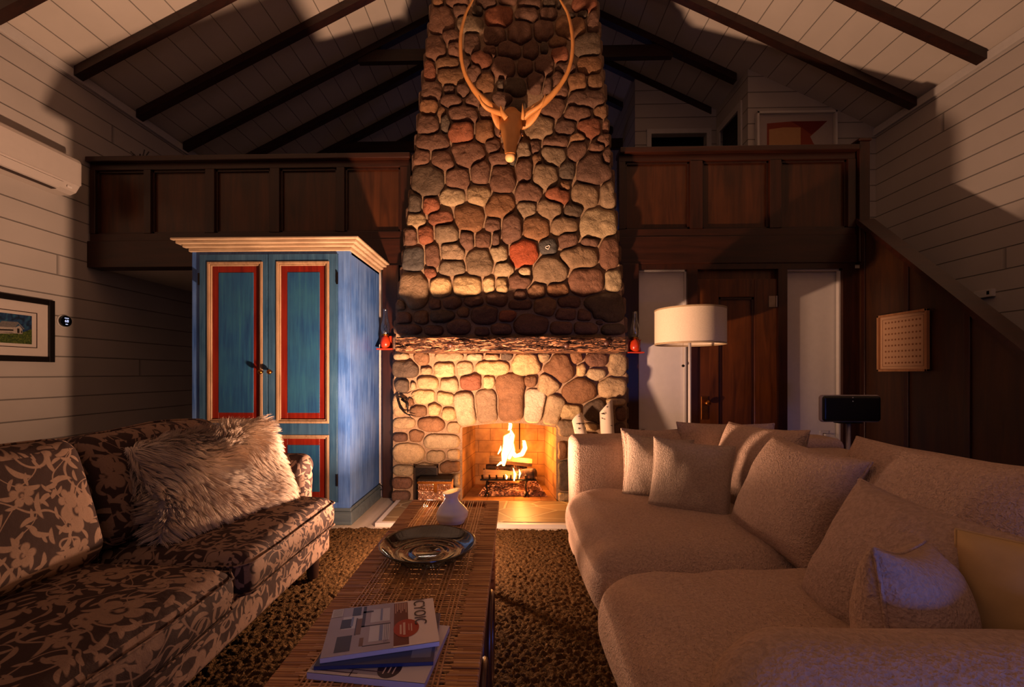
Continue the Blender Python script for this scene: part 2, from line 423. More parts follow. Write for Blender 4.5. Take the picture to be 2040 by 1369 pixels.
# far small wall with a dark opening
ox0, ox1 = px2x(1297, YD), px2x(1407, YD); oz = P(1350, 267, Y=YD).z
b = MB(); b.prism([(XE, 2.3), (ox0, 2.3), (ox0, zc(ox0)), (XE, zc(XE))], YD, YD + .08)
b.prism([(ox1, 2.3), (XD, 2.3), (XD, zc(XD)), (ox1, zc(ox1))], YD, YD + .08)
b.prism([(ox0, oz), (ox1, oz), (ox1, zc(ox1)), (ox0, zc(ox0))], YD, YD + .08)
struct(b.build('wall_closet', M['wall_x']))
b = MB(); b.box(ox0 - .06, ox0, YD - .02, YD - .001, 2.3, oz).box(ox1, ox1 + .06, YD - .02, YD - .001, 2.3, oz).box(ox0 - .06, ox1 + .06, YD - .02, YD - .001, oz, oz + .06)
struct(b.build('trim_7', M['trimw']))
b = MB(); b.prism([(XE, 2.3), (XE + .05, 2.3), (XE + .05, zc(XE + .05)), (XE, zc(XE))], YD + .08, Y1); struct(b.build('wall_hall', M['wall_y']))
wall('dark_sheet_2', M['black'], (ox0 - .05, ox1 + .05, YD + .3, YD + .34, 2.3, oz + .2))  # black sheet behind the opening, its darkness put into the colour

# ---- ground floor back wall
ZB = 2.15
xa1, xa2 = px2x(742), px2x(766)                                      # white strip left of the fireplace
XALC = -2.35                                                         # alcove begins here, behind the armoire
b = MB(); b.box(XALC, px2x(765), YW + .03, YW + .10, 0, ZB); struct(b.build('wall_back_left', M['white']))
b = MB(); b.box(XALC, XALC + .06, YW + .10, 5.45, 0, ZB); struct(b.build('wall_alcove_side', M['wall_y']))
b = MB(); b.box(XL, XALC, 5.45, 5.52, 0, ZB + .02); struct(b.build('wall_alcove_back', M['wall_x']))
b = MB(); b.bevbox(px2x(765), px2x(787) + .05, YW - .05, YW + .08, 0, ZB, .006); struct(b.build('trim_8', M['dark']))
b = MB(); b.box(px2x(740), px2x(765), YW + .0, YW + .03, 0, .12); struct(b.build('baseboard_left', M['trimw']))
x_c = px2x(1247) - .05
b = MB(); b.bevbox(x_c, px2x(1270), YW - .05, YW + .08, 0, ZB, .006); struct(b.build('trim_9', M['dark']))
zt = P(1300, 538, Y=YW).z
wx = [px2x(v) for v in (1270, 1368, 1388, 1548, 1566, 1676, 1700)]
b = MB(); b.box(wx[0], wx[1], YW + .04, YW + .10, 0, ZB); b.box(wx[4], wx[5], YW + .06, YW + .12, 0, ZB); struct(b.build('wall_back_right', M['white']))
b = MB()                                                             # dark framing around the white panels and the door
b.box(wx[0], wx[6], YW - .02, YW + .1, zt, ZB).box(wx[1], wx[2], YW - .02, YW + .1, 0, zt).box(wx[3], wx[4], YW - .02, YW + .1, 0, zt).box(wx[5], 3.14, YW - .02, YW + .1, 0, zt)
struct(b.build('trim_10', M['dark']))
b = MB()                                                             # thin white beads inside the panels
for xa, xb in ((wx[0], wx[1]), (wx[4], wx[5])):
    b.box(xa, xa + .014, YW + .01, YW + .045, 0, zt).box(xb - .014, xb, YW + .01, YW + .045, 0, zt).box(xa, xb, YW + .01, YW + .045, zt - .014, zt)
struct(b.build('trim_11', M['trimw']))
# the door
zd = P(1460, 556, Y=YW).z
dx0, dx1 = wx[2], wx[3]; px0, px1 = px2x(1432), px2x(1503); pz = P(1460, 592, Y=YW).z
dr = thing('door_1', 'dark wooden panelled door behind the white floor lamp', 'door', ((dx0 + dx1) / 2, YW + .03, 0)); dr['kind'] = 'structure'
del dr['category']; del dr['label']
b = MB(); b.bevbox(dx0, px0, YW + .0, YW + .05, 0, zd, .004).bevbox(px1, dx1, YW, YW + .05, 0, zd, .004).bevbox(px0, px1, YW, YW + .05, pz, zd, .004).bevbox(px0, px1, YW, YW + .05, 0, .2, .004)
b.box(dx0, dx1, YW + .04, YW + .06, zd, zt)
b.build('door_frame', M['door'], dr)
MB().box(px0, px1, YW + .025, YW + .045, .2, pz).build('door_panel', M['door'], dr)
b = MB()
for q in ((px0, px0 + .02, .2, pz), (px1 - .02, px1, .2, pz), (px0, px1, pz - .02, pz)): b.box(q[0], q[1], YW + .01, YW + .03, q[2], q[3])
b.build('panel_moulding', M['dark'], dr)
a = P(1396, 790, Y=YW); c = P(1410, 836, Y=YW)
pl_ = MB().bevbox(a.x, c.x, YW - .012, YW, c.z, a.z, .003).build('lock_plate', M['brass'], dr)
k = P(1404, 802, Y=YW)
b = MB(); b.lathe([(.001, 0), (.012, .001), (.010, .03), (.024, .04), (.028, .055), (.018, .07), (.001, .072)], n=16)
b.xform(Matrix.Translation((k.x, YW - .01, k.z)) @ Matrix.Rotation(R(90), 4, 'X')).build('door_knob', M['brass'], pl_, smooth=True)
a = P(1531, 590, Y=YW); c = P(1546, 612, Y=YW)
b = MB().box(a.x, c.x, YW - .006, YW, c.z, a.z); b.tube([(c.x, YW - .01, c.z), (c.x, YW - .01, a.z)], .007)
b.build('hinge', plain('nickel', '#9a8a7c', .35, .8), dr)

# ---- stair wall on the right
XS = 3.12
def stz(y): return P(1710, 432, X=XS).z + (y - P(1710, 432, X=XS).y) * ((P(1710, 432, X=XS).z - P(2040, 690, X=XS).z) / (P(1710, 432, X=XS).y - P(2040, 690, X=XS).y))
b = MB(); b.prism([(1.60, 0), (YW - .02, 0), (YW - .02, stz(YW - .02) - .05), (1.60, stz(1.60) - .05)], XS, XS + .08, axis=0); struct(b.build('wall_stair', wood('stair_panelling', '#1d0f08', '#46270f', axis=2, scale=.8, rough=.42)))
b = MB()
y1_, y2_ = 1.60, YW - .03
b.hexa([(XS - .04, y1_, stz(y1_) - .05), (XS + .12, y1_, stz(y1_) - .05), (XS + .12, y2_, stz(y2_) - .05), (XS - .04, y2_, stz(y2_) - .05),
        (XS - .04, y1_, stz(y1_)), (XS + .12, y1_, stz(y1_)), (XS + .12, y2_, stz(y2_)), (XS - .04, y2_, stz(y2_))][::1])
struct(b.build('trim_12', M['darkx']))
b = MB()
for px in (1722, 1808, 1930): y = P(px, 744, X=XS).y; b.bevbox(XS - .015, XS, y - .02, y + .02, .12, stz(y) - .06, .003)
b.box(XS - .012, XS, 1.6, YW - .05, 0, .12)
struct(b.build('trim_13', M['dark']))
st = thing('staircase', 'dark wooden stairs behind the sloping panelled wall on the right', 'stairs', (3.65, 2.8, 0))
n = 11
for i in range(n):
    y = 1.62 + i * .21; z = min(stz(y) - .42, 1.15 + (stz(y / 1.33) - 1.15) * 1.31 - .14)
    if z > .05: MB().box(3.205, 4.095, y, min(y + .235, 3.97), z - .03, z).build('tread', M['darkx'], st)
# ================================================================ FIREPLACE
YC = 3.84
STONES = [
 (5.368, 840, 0, """185,40,120,110o 380,40,250,110b 690,50,220,130b 930,20,210,90b 1150,55,250,120b 1365,50,150,110g 1740,70,250,170r 1470,60,60,100g 215,235,270,300b 410,140,170,110b 520,270,270,180s 600,140,120,100g
 830,190,310,230r 1120,185,280,130b 1350,170,200,120b 1600,190,110,80g 1720,170,120,80g 1830,260,130,220b 1590,300,300,250o 310,420,200,150b 790,400,240,190b 1050,370,270,250b 1300,350,220,220b 150,540,220,290b 350,550,130,150b
 540,490,170,220b 1450,460,200,120o 1770,510,280,230g 730,570,150,120b 940,555,250,170b 1165,550,170,210b 1310,530,90,120g 1475,600,180,170r 270,690,260,130o 480,700,120,120b 645,660,240,170r 870,740,250,200b 1110,740,170,180b
 1310,720,210,220b 1530,740,230,110b 1790,710,250,200o 90,770,130,240r 320,830,280,180o 560,790,150,180b 680,900,190,190o 1660,900,200,170o 1850,890,170,150o 1450,880,120,160b 1220,900,200,220b 1000,950,260,180g 850,940,90,110g
 110,990,240,190b 300,980,140,100b 440,990,150,130b 1480,1000,170,150b 1340,950,120,160b"""),
 (4.976, 820, 180, """180,190,180,140o 395,120,210,130b 620,110,170,150b 900,100,200,120b 1060,180,160,140g 1740,110,380,160b 1400,190,240,190b 300,230,100,120o 520,250,330,160b 740,210,170,180b 1640,250,290,130b 1870,230,150,120o
 165,360,210,180b 340,340,100,190g 490,440,270,200r 730,430,210,220o 860,390,100,180b 1270,390,290,240s 1520,390,220,150b 1760,390,250,190r 1920,380,90,120b 1640,480,170,100o 1430,520,290,130b 1900,510,150,120b 210,530,350,160b
 100,680,190,170b 320,710,270,200b 560,650,380,260b 800,560,160,150b 870,700,240,140b 1110,610,170,170s 1220,570,120,140b 1000,700,100,120g 1400,670,270,220s 1640,620,210,210b 1250,700,130,110o 1830,590,170,100b 1540,800,180,180g
 1800,780,360,340b 1920,690,110,200b 170,890,330,330g 460,890,260,210b 690,820,220,260b 900,880,280,280b 1115,800,190,240b 1320,850,260,260s 1000,420,200,200b 980,560,160,120b"""),
 (4.533, 800, 340, """1470,150,110,100o 460,240,230,160t 125,310,140,170g 265,330,160,150r 700,230,220,190t 890,330,260,220o 1145,210,240,170b 1410,240,220,150r 1655,240,250,220s 1860,230,150,260s 135,460,190,140t 355,440,240,130r 610,440,260,260o
 825,500,150,130b 1130,360,180,160s 1335,360,230,190s 1550,375,190,130g 1770,480,350,280t 1000,530,190,290b 1210,520,250,240o 1470,510,260,170s 85,620,130,170b 225,590,150,170r 410,580,230,190s 590,640,140,180b 740,630,160,150b
 850,640,80,140b 1500,640,180,180b 1320,690,180,140G 1100,750,270,260R 1700,660,180,80b 1870,750,180,290b 1600,780,340,220s 105,810,210,280G 285,780,150,220b 460,740,240,170s 705,830,260,240s 880,760,180,150t"""),
 (4.25, 780, 480, """515,230,240,130s 325,280,120,100r 950,250,170,120t 1340,260,300,220s 1130,275,110,120t 1650,350,310,230b 1870,340,150,190t 190,400,270,330s 415,400,200,160y 640,390,240,170y 825,380,110,130y 935,385,110,140y 1085,350,210,130b
 1230,430,160,130o 1405,420,200,120o 1090,470,110,100b 370,540,110,100b 515,530,170,110b 700,520,180,100b 890,500,190,120b 1090,540,200,90b 1300,560,190,160o 1500,520,190,110b 1480,620,190,110b 1800,570,330,260g 1640,630,160,110b
 100,660,150,110b 255,650,130,120o 430,640,210,110g 610,600,110,100o 790,620,230,170b 980,640,160,100r 60,540,150,100s 1180,710,290,170b 1440,740,210,110b 1640,740,220,110b 1870,750,200,100g 140,750,240,90b 360,760,160,90b
 570,730,190,130b 770,770,130,80b 930,750,180,100b 1760,690,80,60b"""),
 (4.25, 780, 690, """90,90,130,70t 255,105,130,120o 490,90,240,80t 710,95,150,70t 850,95,140,60t 975,90,110,70g 1140,155,240,180y 1290,100,120,90t 1420,200,260,250o 1560,100,110,120o 1735,115,190,120b 1910,155,150,200t 120,190,230,150g
 300,210,110,70t 450,205,190,130y 620,195,150,130t 855,185,290,120y 1600,200,90,120y 1730,240,160,110t 310,315,190,110y 490,330,160,130t 675,300,190,140r 820,305,110,110y 1180,295,120,100o 1330,310,200,180t,-35 1590,380,280,220o
 1860,350,240,170t 95,335,120,120g 190,340,60,80t 275,425,200,130y 455,440,150,120y 627,533,165,265t,-12,6 812,510,190,265s,-3,6 1005,450,232,390o,0,7 1207,510,180,275w,2,6 1362,548,150,255t,20,6 70,500,110,190t 235,550,140,100o
 370,535,120,110y 485,575,130,110y 1510,550,190,130y 1720,550,200,210g 1890,470,170,70t 1940,570,90,130b 1930,700,100,110b 110,650,180,100t 340,660,220,120o 530,690,120,100t 1480,690,180,140s 1680,680,120,80y 170,470,60,80o"""),
 (4.25, 780, 830, """80,175,130,80b 215,165,130,110o 430,210,340,120t 150,310,250,170t 380,340,160,110t 530,320,120,100t 110,450,180,100t 500,420,180,110o 90,560,170,110b 80,670,160,100b 550,530,110,110t 520,620,130,70t 300,560,160,140t 300,440,180,110t
 300,680,200,100t 1440,290,90,160o 1460,500,160,270g 1460,680,140,100t 1610,300,150,150t 1800,250,200,150t 1800,430,200,160o 1930,350,120,150t 1620,480,150,160b 1620,650,150,120t 1800,620,180,150b 1930,530,120,150o 540,690,100,80b 1930,680,130,110t 1650,170,160,90b""")]
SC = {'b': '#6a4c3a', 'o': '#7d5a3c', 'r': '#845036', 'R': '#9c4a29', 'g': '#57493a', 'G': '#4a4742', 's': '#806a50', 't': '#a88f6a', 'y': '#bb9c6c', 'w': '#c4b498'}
def edge_l(y): return 862 - (862 - 787) * y / 672 if y < 686 else 783
def edge_r(y): return 1187 + (1247 - 1187) * y / 672 if y < 686 else 1249
def arch(x): return 843 + 9 * ((x - 1014) / 94) ** 2
def parse():
    out = []
    for s, ox, oy, txt in STONES:
        for tok in txt.split():
            i = next(k for k, ch in enumerate(tok) if ch.isalpha())
            a = [float(v) for v in tok[:i].split(',')]; rest = [float(v) for v in tok[i + 1:].split(',') if v]
            out.append([ox + a[0] / s, oy + a[1] / s, a[2] / s / 2, a[3] / s / 2, tok[i], rest[0] if rest else 0, rest[1] if len(rest) > 1 else 2.7, 1 if oy >= 690 else 0])
    y = -22; row = 0                                                  # above the frame, up to the ridge
    while y > -345:
        x = edge_l(y) + 14 + (row % 2) * 16; h = random.uniform(34, 44)
        while x < edge_r(y) - 8:
            ww = random.uniform(34, 54); out.append([x + ww / 2 - 12, y + random.uniform(-6, 6), ww / 2, h / 2, random.choice('bobgb'), 0, 2.6, 0]); x += ww
        y -= h * .95; row += 1
    return out
def build_stones(sel, name, parent):
    st_ = [s for s in parse() if sel(s)]; A = np.array([[s[0], s[1], s[2], s[3], math.radians(-s[5]), s[6]] for s in st_])
    def dist(px, py, j):
        dx = px - A[j, 0]; dy = py - A[j, 1]; c = np.cos(A[j, 4]); s_ = np.sin(A[j, 4])
        u = dx * c - dy * s_; v = dx * s_ + dy * c
        return (np.abs(u / A[j, 2]) ** A[j, 5] + np.abs(v / A[j, 3]) ** A[j, 5]) ** (1 / A[j, 5])
    NA = 44; V = []; Fc = []; colr = []
    for i, s in enumerate(st_):
        cx, cy = s[0], s[1]
        near = [j for j in range(len(st_)) if j != i and abs(A[j, 0] - cx) < A[j, 2] + s[2] * 1.3 + 14 and abs(A[j, 1] - cy) < A[j, 3] + s[3] * 1.3 + 14]
        rr = []
        for k in range(NA):
            th = 2 * PI * k / NA; ct, sn = math.cos(th), math.sin(th); good = 2.0
            for t in np.arange(2, 60, 1.0):
                x = cx + ct * t; y = cy + sn * t; di = dist(x, y, i)
                if di > 1.16: break
                if x < edge_l(y) - 3 or x > edge_r(y) + 3: break
                if s[7] and (y < 699 or y > 1000): break
                if not s[7] and y > 682: break
                if 918 < x < 1110 and y > arch(x) - 1: break
                if any(dist(x, y, j) < di for j in near): break
                good = t
            rr.append(good)
        rr = np.array(rr)
        for _ in range(2): rr = np.minimum(rr, (np.roll(rr, 1) + rr + np.roll(rr, -1)) / 3 + .6); rr = (np.roll(rr, 1) + 2 * rr + np.roll(rr, -1)) / 4
        wob = np.array([1 + .03 * noise.noise(Vector((math.cos(2 * PI * k / NA) * 1.5 + i, math.sin(2 * PI * k / NA) * 1.5, i * .7))) for k in range(NA)])
        rr = np.maximum(1.5, rr * wob - 1.5)
        pxm = YC / F; hh = random.uniform(.045, .075) * min(1, .5 + (rr.mean() / 22)); o = len(V)
        prof = [(1.0, -.03), (1.0, .35), (.95, .62), (.86, .80), (.72, .91), (.5, .97), (.25, 1.0)]
        tx, tz = random.uniform(-.12, .12), random.uniform(-.16, .12)
        for f, z in prof:
            for k in range(NA):
                th = 2 * PI * k / NA; x = cx + math.cos(th) * rr[k] * f; y = cy + math.sin(th) * rr[k] * f
                p = P(x, y, Y=YC); q = z * hh
                if z > .3: q += ((x - cx) * tx + (y - cy) * tz) * pxm * z + noise.fractal(Vector((p.x * 9 + i, p.z * 9, i * .3)), .6, 2, 4) * .012 * z
                V.append((p.x, YC + .004 - q, p.z))
        p = P(cx, cy, Y=YC); V.append((p.x, YC + .004 - hh * 1.01, p.z)); cc = len(V) - 1
        m = len(prof)
        for a in range(m - 1):
            for k in range(NA): Fc.append((o + a * NA + k, o + a * NA + (k + 1) % NA, o + (a + 1) * NA + (k + 1) % NA, o + (a + 1) * NA + k))
        for k in range(NA): Fc.append((o + (m - 1) * NA + k, o + (m - 1) * NA + (k + 1) % NA, cc))
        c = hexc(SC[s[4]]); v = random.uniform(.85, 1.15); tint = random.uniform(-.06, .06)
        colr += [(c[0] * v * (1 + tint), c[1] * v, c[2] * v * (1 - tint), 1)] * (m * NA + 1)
    b = MB(); b.v = V; b.f = Fc
    ob = b.build(name, M['stone'], parent, smooth=True)
    at = ob.data.color_attributes.new('stone', 'FLOAT_COLOR', 'POINT')
    at.data.foreach_set('color', np.array(colr, dtype=np.float32).ravel())
    return ob
fp = thing('stone_fireplace', 'tall rounded field-stone fireplace and chimney rising to the roof ridge', 'fireplace', (0, YC, 0))
bl, br = P(783, 990, Y=YC), P(1249, 990, Y=YC); ml, mr = P(787, 686, Y=YC), P(1247, 686, Y=YC)
topz = ZR - .05; tl = P(edge_l(-330), -330, Y=YC); tr = P(edge_r(-330), -330, Y=YC)
fo = [P(921, 996, Y=YC).x, P(1108, 996, Y=YC).x]; zo = P(1014, 843, Y=YC).z; zs = P(921, 852, Y=YC).z
b = MB(); YB = 4.35
b.prism([(bl.x, 0), (fo[0], 0), (fo[0], zs), (bl.x, zs)], YC, YB).prism([(fo[1], 0), (br.x, 0), (br.x, zs), (fo[1], zs)], YC, YB)
az = [(fo[0] + (fo[1] - fo[0]) * k / 12, P(921 + 187 * k / 12, arch(921 + 187 * k / 12), Y=YC).z) for k in range(13)]
b.prism([(bl.x, zs)] + az + [(br.x, zs), (mr.x, ml.z), (ml.x, ml.z)], YC, YC + .22)
b.prism([(ml.x, ml.z), (mr.x, mr.z), (tr.x + .02, topz), (tl.x - .02, topz)], YC, YB)
b.build('mortar_core', M['mortar'], fp)
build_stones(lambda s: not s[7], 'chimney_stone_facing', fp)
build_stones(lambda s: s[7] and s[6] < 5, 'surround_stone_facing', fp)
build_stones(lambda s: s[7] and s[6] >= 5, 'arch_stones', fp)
# side faces of the chimney: rows of rough stone
for sg in (-1, 1):
    b = MB(); z = .1
    while z < 5.6:
        h = random.uniform(.12, .2)
        t_ = 0 if z < ml.z else (z - ml.z) / (topz - ml.z)
        xe = (ml.x + (tl.x - ml.x) * t_) if sg < 0 else (mr.x + (tr.x - mr.x) * t_)
        b.rbox(xe - .03, xe + .03, YC + .0, YC + .18, z, z + h - .015, .028, n=4)
        z += h
    ob = b.build('return_stones', M['stone'], fp, smooth=True)
    at = ob.data.color_attributes.new('stone', 'FLOAT_COLOR', 'POINT'); at.data.foreach_set('color', np.tile(np.array(hexc('#6f5543'), dtype=np.float32), len(ob.data.vertices)))
# painted heart on a dark stone
hp = P(1091, 493, Y=YC - .062); b = MB(); pts = []
for k in range(25):
    t = 2 * PI * k / 24; x = 16 * math.sin(t) ** 3; y = 13 * math.cos(t) - 5 * math.cos(2 * t) - 2 * math.cos(3 * t) - math.cos(4 * t)
    pts.append((hp.x + y * -.0011 * .3 + x * .0011, YC - .064, hp.z + y * .0011 + x * .0004))
b.tube(pts, .0035, n=5, cap=False).build('heart_mark', plain('chalk_white', '#e8dccb', .8), fp)

# firebox
brick = NT('firebox_wall', .8, spec=.2)
nz = brick.noise(brick.obj(), 5, 5, .6); v_ = brick.n('ShaderNodeTexBrick', {'Vector': brick.scale(brick.obj(), 1, 1, 1, (R(90), 0, 0)), 'Color1': hexc('#b07c48'), 'Color2': hexc('#a07040'), 'Mortar': hexc('#6b4322'), 'Scale': 2.1, 'Mortar Size': .006})
brick.color(brick.mix(brick.ramp(nz, [(.35, (0, 0, 0)), (.75, (1, 1, 1))]), v_, hexc('#5a3a20'))); brick.bump(nz, .4, .006)
f0 = [Vector((fo[0], YC + .02, .04)), Vector((fo[1], YC + .02, .04))]; yb = YC + .50
bx0, bx1 = P(947, 900, Y=yb).x, P(1084, 900, Y=yb).x
b = MB()
b.add([(fo[0], YC, .03), (bx0, yb, .03), (bx0, yb, .95), (fo[0], YC, .95)], [(0, 1, 2, 3)])
b.add([(fo[1], YC, .03), (bx1, yb, .03), (bx1, yb, .95), (fo[1], YC, .95)], [(3, 2, 1, 0)])
b.add([(bx0, yb, .03), (bx1, yb, .03), (bx1, yb, .95), (bx0, yb, .95)], [(0, 1, 2, 3)])
b.add([(fo[0], YC - .065, .036), (fo[1], YC - .065, .036), (bx1, yb, .035), (bx0, yb, .035)], [(0, 1, 2, 3)])
b.add([(fo[0], YC, .90), (fo[1], YC, .90), (bx1, yb, .95), (bx0, yb, .95)], [(3, 2, 1, 0)])
b.build('firebox_lining', brick.m, fp)
x = P(1035, 860, Y=yb - .08).x
MB().tube([(x, yb - .08, .88), (x, yb - .08, .40)], .006).build('damper_rod', M['iron'], fp)

# mantel: a rough-barked timber
bark = NT('split_bark', .6, spec=.4); sv = bark.scale(bark.obj(), 1.0, 3, 5.5)
dn = bark.noise(sv, 7, 5, .65, 1.2); vv = bark.math('ABSOLUTE', bark.math('SUBTRACT', dn, .5))
bark.color(bark.ramp(vv, [(0, hexc('#1e0e08')), (.03, hexc('#5a3018')), (.08, hexc('#94643f'))]))
b1 = bark.bump(bark.ramp(vv, [(0, (0, 0, 0)), (.06, (1, 1, 1))]), 1, .02); bark.bump(bark.noise(bark.obj(), 60, 3), .5, .006, b1)
YM = 3.44
ma, mb = P(786, 672, Y=YM), P(1249, 700, Y=YM)
b = MB()
def bk(p):
    k = noise.fractal(Vector((p.x * 5, p.y * 3, p.z * 16)), .6, 2, 5)
    return p + Vector((k * .006, -k * .018 if p.y < YM + .1 else 0, k * .007))
b.rbox(ma.x, mb.x, YM, YC + .05, mb.z, ma.z, .02, n=3, fn=bk, m=90)
b.build('mantel_shelf', bark.m, fp, smooth=True)
mn = fp.children[-1]
for px, py in ((897, 687), (1129, 688), (1209, 683)):
    b = MB(); q = P(px, py, Y=YM); b.lathe([(.001, .016), (.02, .014), (.026, 0)], n=14)
    b.v[-42:] = [(q.x + v[0], YM - v[2], q.z + v[1]) for v in b.v[-42:]]
    b.build('knot', plain('knot_wood', '#3f1e0e', .5), mn, smooth=True)

# hearth
hm = NT('flagstone', .45, spec=.4); hv = hm.vor(hm.scale(hm.obj(), 1, 1.5, 1), 3.2, 'DISTANCE_TO_EDGE'); hc = hm.vor(hm.scale(hm.obj(), 1, 1.5, 1), 3.2, 'F1', 'Color')
hs = hm.sep(hc); nz = hm.noise(hm.obj(), 8, 5)
hcol = hm.mix(hs[0], hexc('#8a7456'), hexc('#6a5a45')); hcol = hm.mix(hm.math('MULTIPLY', nz, .6), hcol, hexc('#9c8257'))
e = hm.ramp(hv, [(0, (0, 0, 0)), (.02, (0, 0, 0)), (.035, (1, 1, 1))]); hm.color(hm.mix(e, hexc('#a89877'), hcol)); hm.bump(e, .6, .006)
hx0, hx1 = P(786, 1003, Z=.04).x, P(1249, 1000, Z=.04).x
b = MB().bevbox(hx0 + .02, hx1 - .02, 3.24, YC - .06, 0, .035, .006)
tag(b.build('hearth', hm.m), 'flagstone hearth slab in front of the stone fireplace', 'hearth')
b = MB().box(hx0 - .02, hx1 + .02, 3.205, 3.24, 0, .03).box(hx0 - .02, hx0 + .02, 3.24, YC, 0, .03).box(hx1 - .02, hx1 + .02, 3.24, YC, 0, .03)
struct(b.build('trim_14', M['trimw']))

# grate
YG = YC + .17
def gx(px, y=YG): return P(px, 900, Y=y).x
gr = thing('fire_grate', 'black cast-iron fire grate holding burning logs in the fireplace', 'grate', (.04, YG, .035))
zr = P(1000, 955, Y=YG - .06).z
b = MB(); b.tube([(gx(958), YG - .08, zr), (gx(1068), YG - .08, zr)], .009).tube([(gx(962), YG + .14, zr), (gx(1064), YG + .14, zr)], .009)
b.build('cross_bar', M['iron'], gr)
for k in range(8):
    x = gx(962 + 14 * k)
    MB().tube([(x, YG - .09, zr + .045), (x, YG - .08, zr), (x, YG + .02, zr - .012), (x, YG + .14, zr), (x, YG + .15, zr + .05)], .008, n=6).build('grate_bar', M['iron'], gr)
for px in (972, 1048):
    x = gx(px)
    MB().tube([(x, YG - .07, zr), (x - .008, YG - .08, zr - .05), (x, YG - .10, .075), (x - .02, YG - .125, .04)], [.01, .009, .009, .012], n=6).tube([(x, YG - .10, .075), (x + .02, YG - .125, .04)], .008, n=6).build('leg', M['iron'], gr)
    MB().tube([(x, YG + .13, zr), (x, YG + .13, .04)], .009, n=6).build('leg', M['iron'], gr)
# embers
em = NT('embers', .9); vr = em.vor(em.obj(), 55, 'F1', 'Color'); sx_ = em.sep(vr); eg = em.vor(em.obj(), 55, 'DISTANCE_TO_EDGE')
em.color(em.mix(sx_[0], hexc('#2a120a'), hexc('#7d4a32')))
nn = em.noise(em.obj(), 9, 3); glow = em.math('MULTIPLY', em.ramp(sx_[1], [(.55, (0, 0, 0)), (.8, (1, 1, 1))]), em.ramp(nn, [(.4, (0, 0, 0)), (.62, (1, 1, 1))]))
em.b.inputs['Emission Color'].default_value = (1, .22, .05, 1); em.t.links.new(em.math('MULTIPLY', glow, 1.6), em.b.inputs['Emission Strength']); em.bump(eg, 1, .02)
b = MB(); NX, NY = 90, 50; ex0, ex1 = gx(948, YC + .03), gx(1094, YC + .03)
for j in range(NY + 1):
    for i in range(NX + 1):
        u, v = i / NX, j / NY; yy = YC + .06 + v * .38; k = v * .16
        x = ex0 + (ex1 - ex0) * (u * (1 - k) + k / 2); h = .05 + .02 * math.sin(PI * u) + .03 * v + noise.noise(Vector((x * 40, yy * 40, 0))) * .014 + noise.noise(Vector((x * 110, yy * 110, 5))) * .006
        edge = min(1, min(u, 1 - u, v * 1.2 + .02) * 14); b.v.append((x, yy, .03 + (h - .02) * edge))
b.f = [(j * (NX + 1) + i, j * (NX + 1) + i + 1, (j + 1) * (NX + 1) + i + 1, (j + 1) * (NX + 1) + i) for j in range(NY) for i in range(NX)]
o = b.build('ember_bed', em.m, None, smooth=True); tag(o, 'bed of glowing red embers under the fire grate', 'embers', kind='stuff')

# burning logs
lg = wood('fire_log', '#4a2a15', '#b08050', axis=0, scale=1.4, rough=.7, bump=.006)
char = NT('charred_log', .9); cn = char.noise(char.obj(), 14, 5); char.color(char.ramp(cn, [(.35, hexc('#120906')), (.7, hexc('#5a3018'))])); char.bump(cn, .8, .015)
char.b.inputs['Emission Color'].default_value = (1, .25, .04, 1); char.t.links.new(char.math('MULTIPLY', char.ramp(char.vor(char.obj(), 30, 'DISTANCE_TO_EDGE'), [(0, (1, 1, 1)), (.05, (0, 0, 0))]), char.ramp(cn, [(.5, (0, 0, 0)), (.6, (1, 1, 1))])), char.b.inputs['Emission Strength'])
def log(px0, py0, px1, py1, y0, y1, r, mat, label, split=True, n=9):
    a = P(px0, py0, Y=y0); c = P(px1, py1, Y=y1); b = MB(); pts = []; rs = []
    for k in range(15): t = k / 14; p = a.lerp(c, t); pts.append(p + Vector((0, 0, noise.noise(p * 9) * .006))); rs.append(r * (1 + .1 * noise.noise(p * 12)) * (.92 if k in (0, 14) else 1))
    b.tube(pts, rs, n=n if not split else 5)
    return tag(b.build('firewood_log', mat, None, smooth=not split, angle=None), label, 'log', 'logs burning on the grate')
log(962, 946, 1035, 950, YG - .01, YG + .0, .058, lg, 'pale split log lying lowest at the front left of the fire grate')
log(1030, 948, 1066, 943, YG + .02, YG - .06, .052, char.m, 'charred round log with its end toward the room, right side of the grate', False, 12)
log(975, 915, 1060, 921, YG + .09, YG + .07, .040, lg, 'split log burning on top across the back of the grate')
log(968, 934, 1050, 936, YG + .13, YG + .13, .045, char.m, 'dark charred log at the back underneath the top log', False, 10)
# flames
fl = NT('flame'); t = fl.t
lw = fl.n('ShaderNodeLayerWeight', {0: .35}, 1)
zz = fl.sep(fl.n('ShaderNodeTexCoord', out=0))[2]
colr = fl.ramp(lw, [(0, (1, .75, .36)), (.45, (1, .48, .10)), (.85, (1, .20, .02))])
st1 = fl.math('MULTIPLY', fl.ramp(lw, [(0, (1, 1, 1)), (.5, (.6, .6, .6)), (1, (.25, .25, .25))]), 7.0)
emn = fl.n('ShaderNodeEmission', {0: colr, 1: st1}); tr_ = fl.n('ShaderNodeBsdfTransparent')
fac = fl.math('MULTIPLY', fl.ramp(lw, [(.45, (1, 1, 1)), (.95, (0, 0, 0))]), fl.ramp(zz, [(.5, (1, 1, 1)), (1, (.35, .35, .35))]))
mx = fl.n('ShaderNodeMixShader', {0: fac, 1: tr_, 2: emn}); t.links.new(mx, t.nodes['Material Output'].inputs[0])
FIRE = thing('log_fire', 'bright yellow-white flames rising from the logs on the grate', 'fire', (.03, YG + .03, zr))
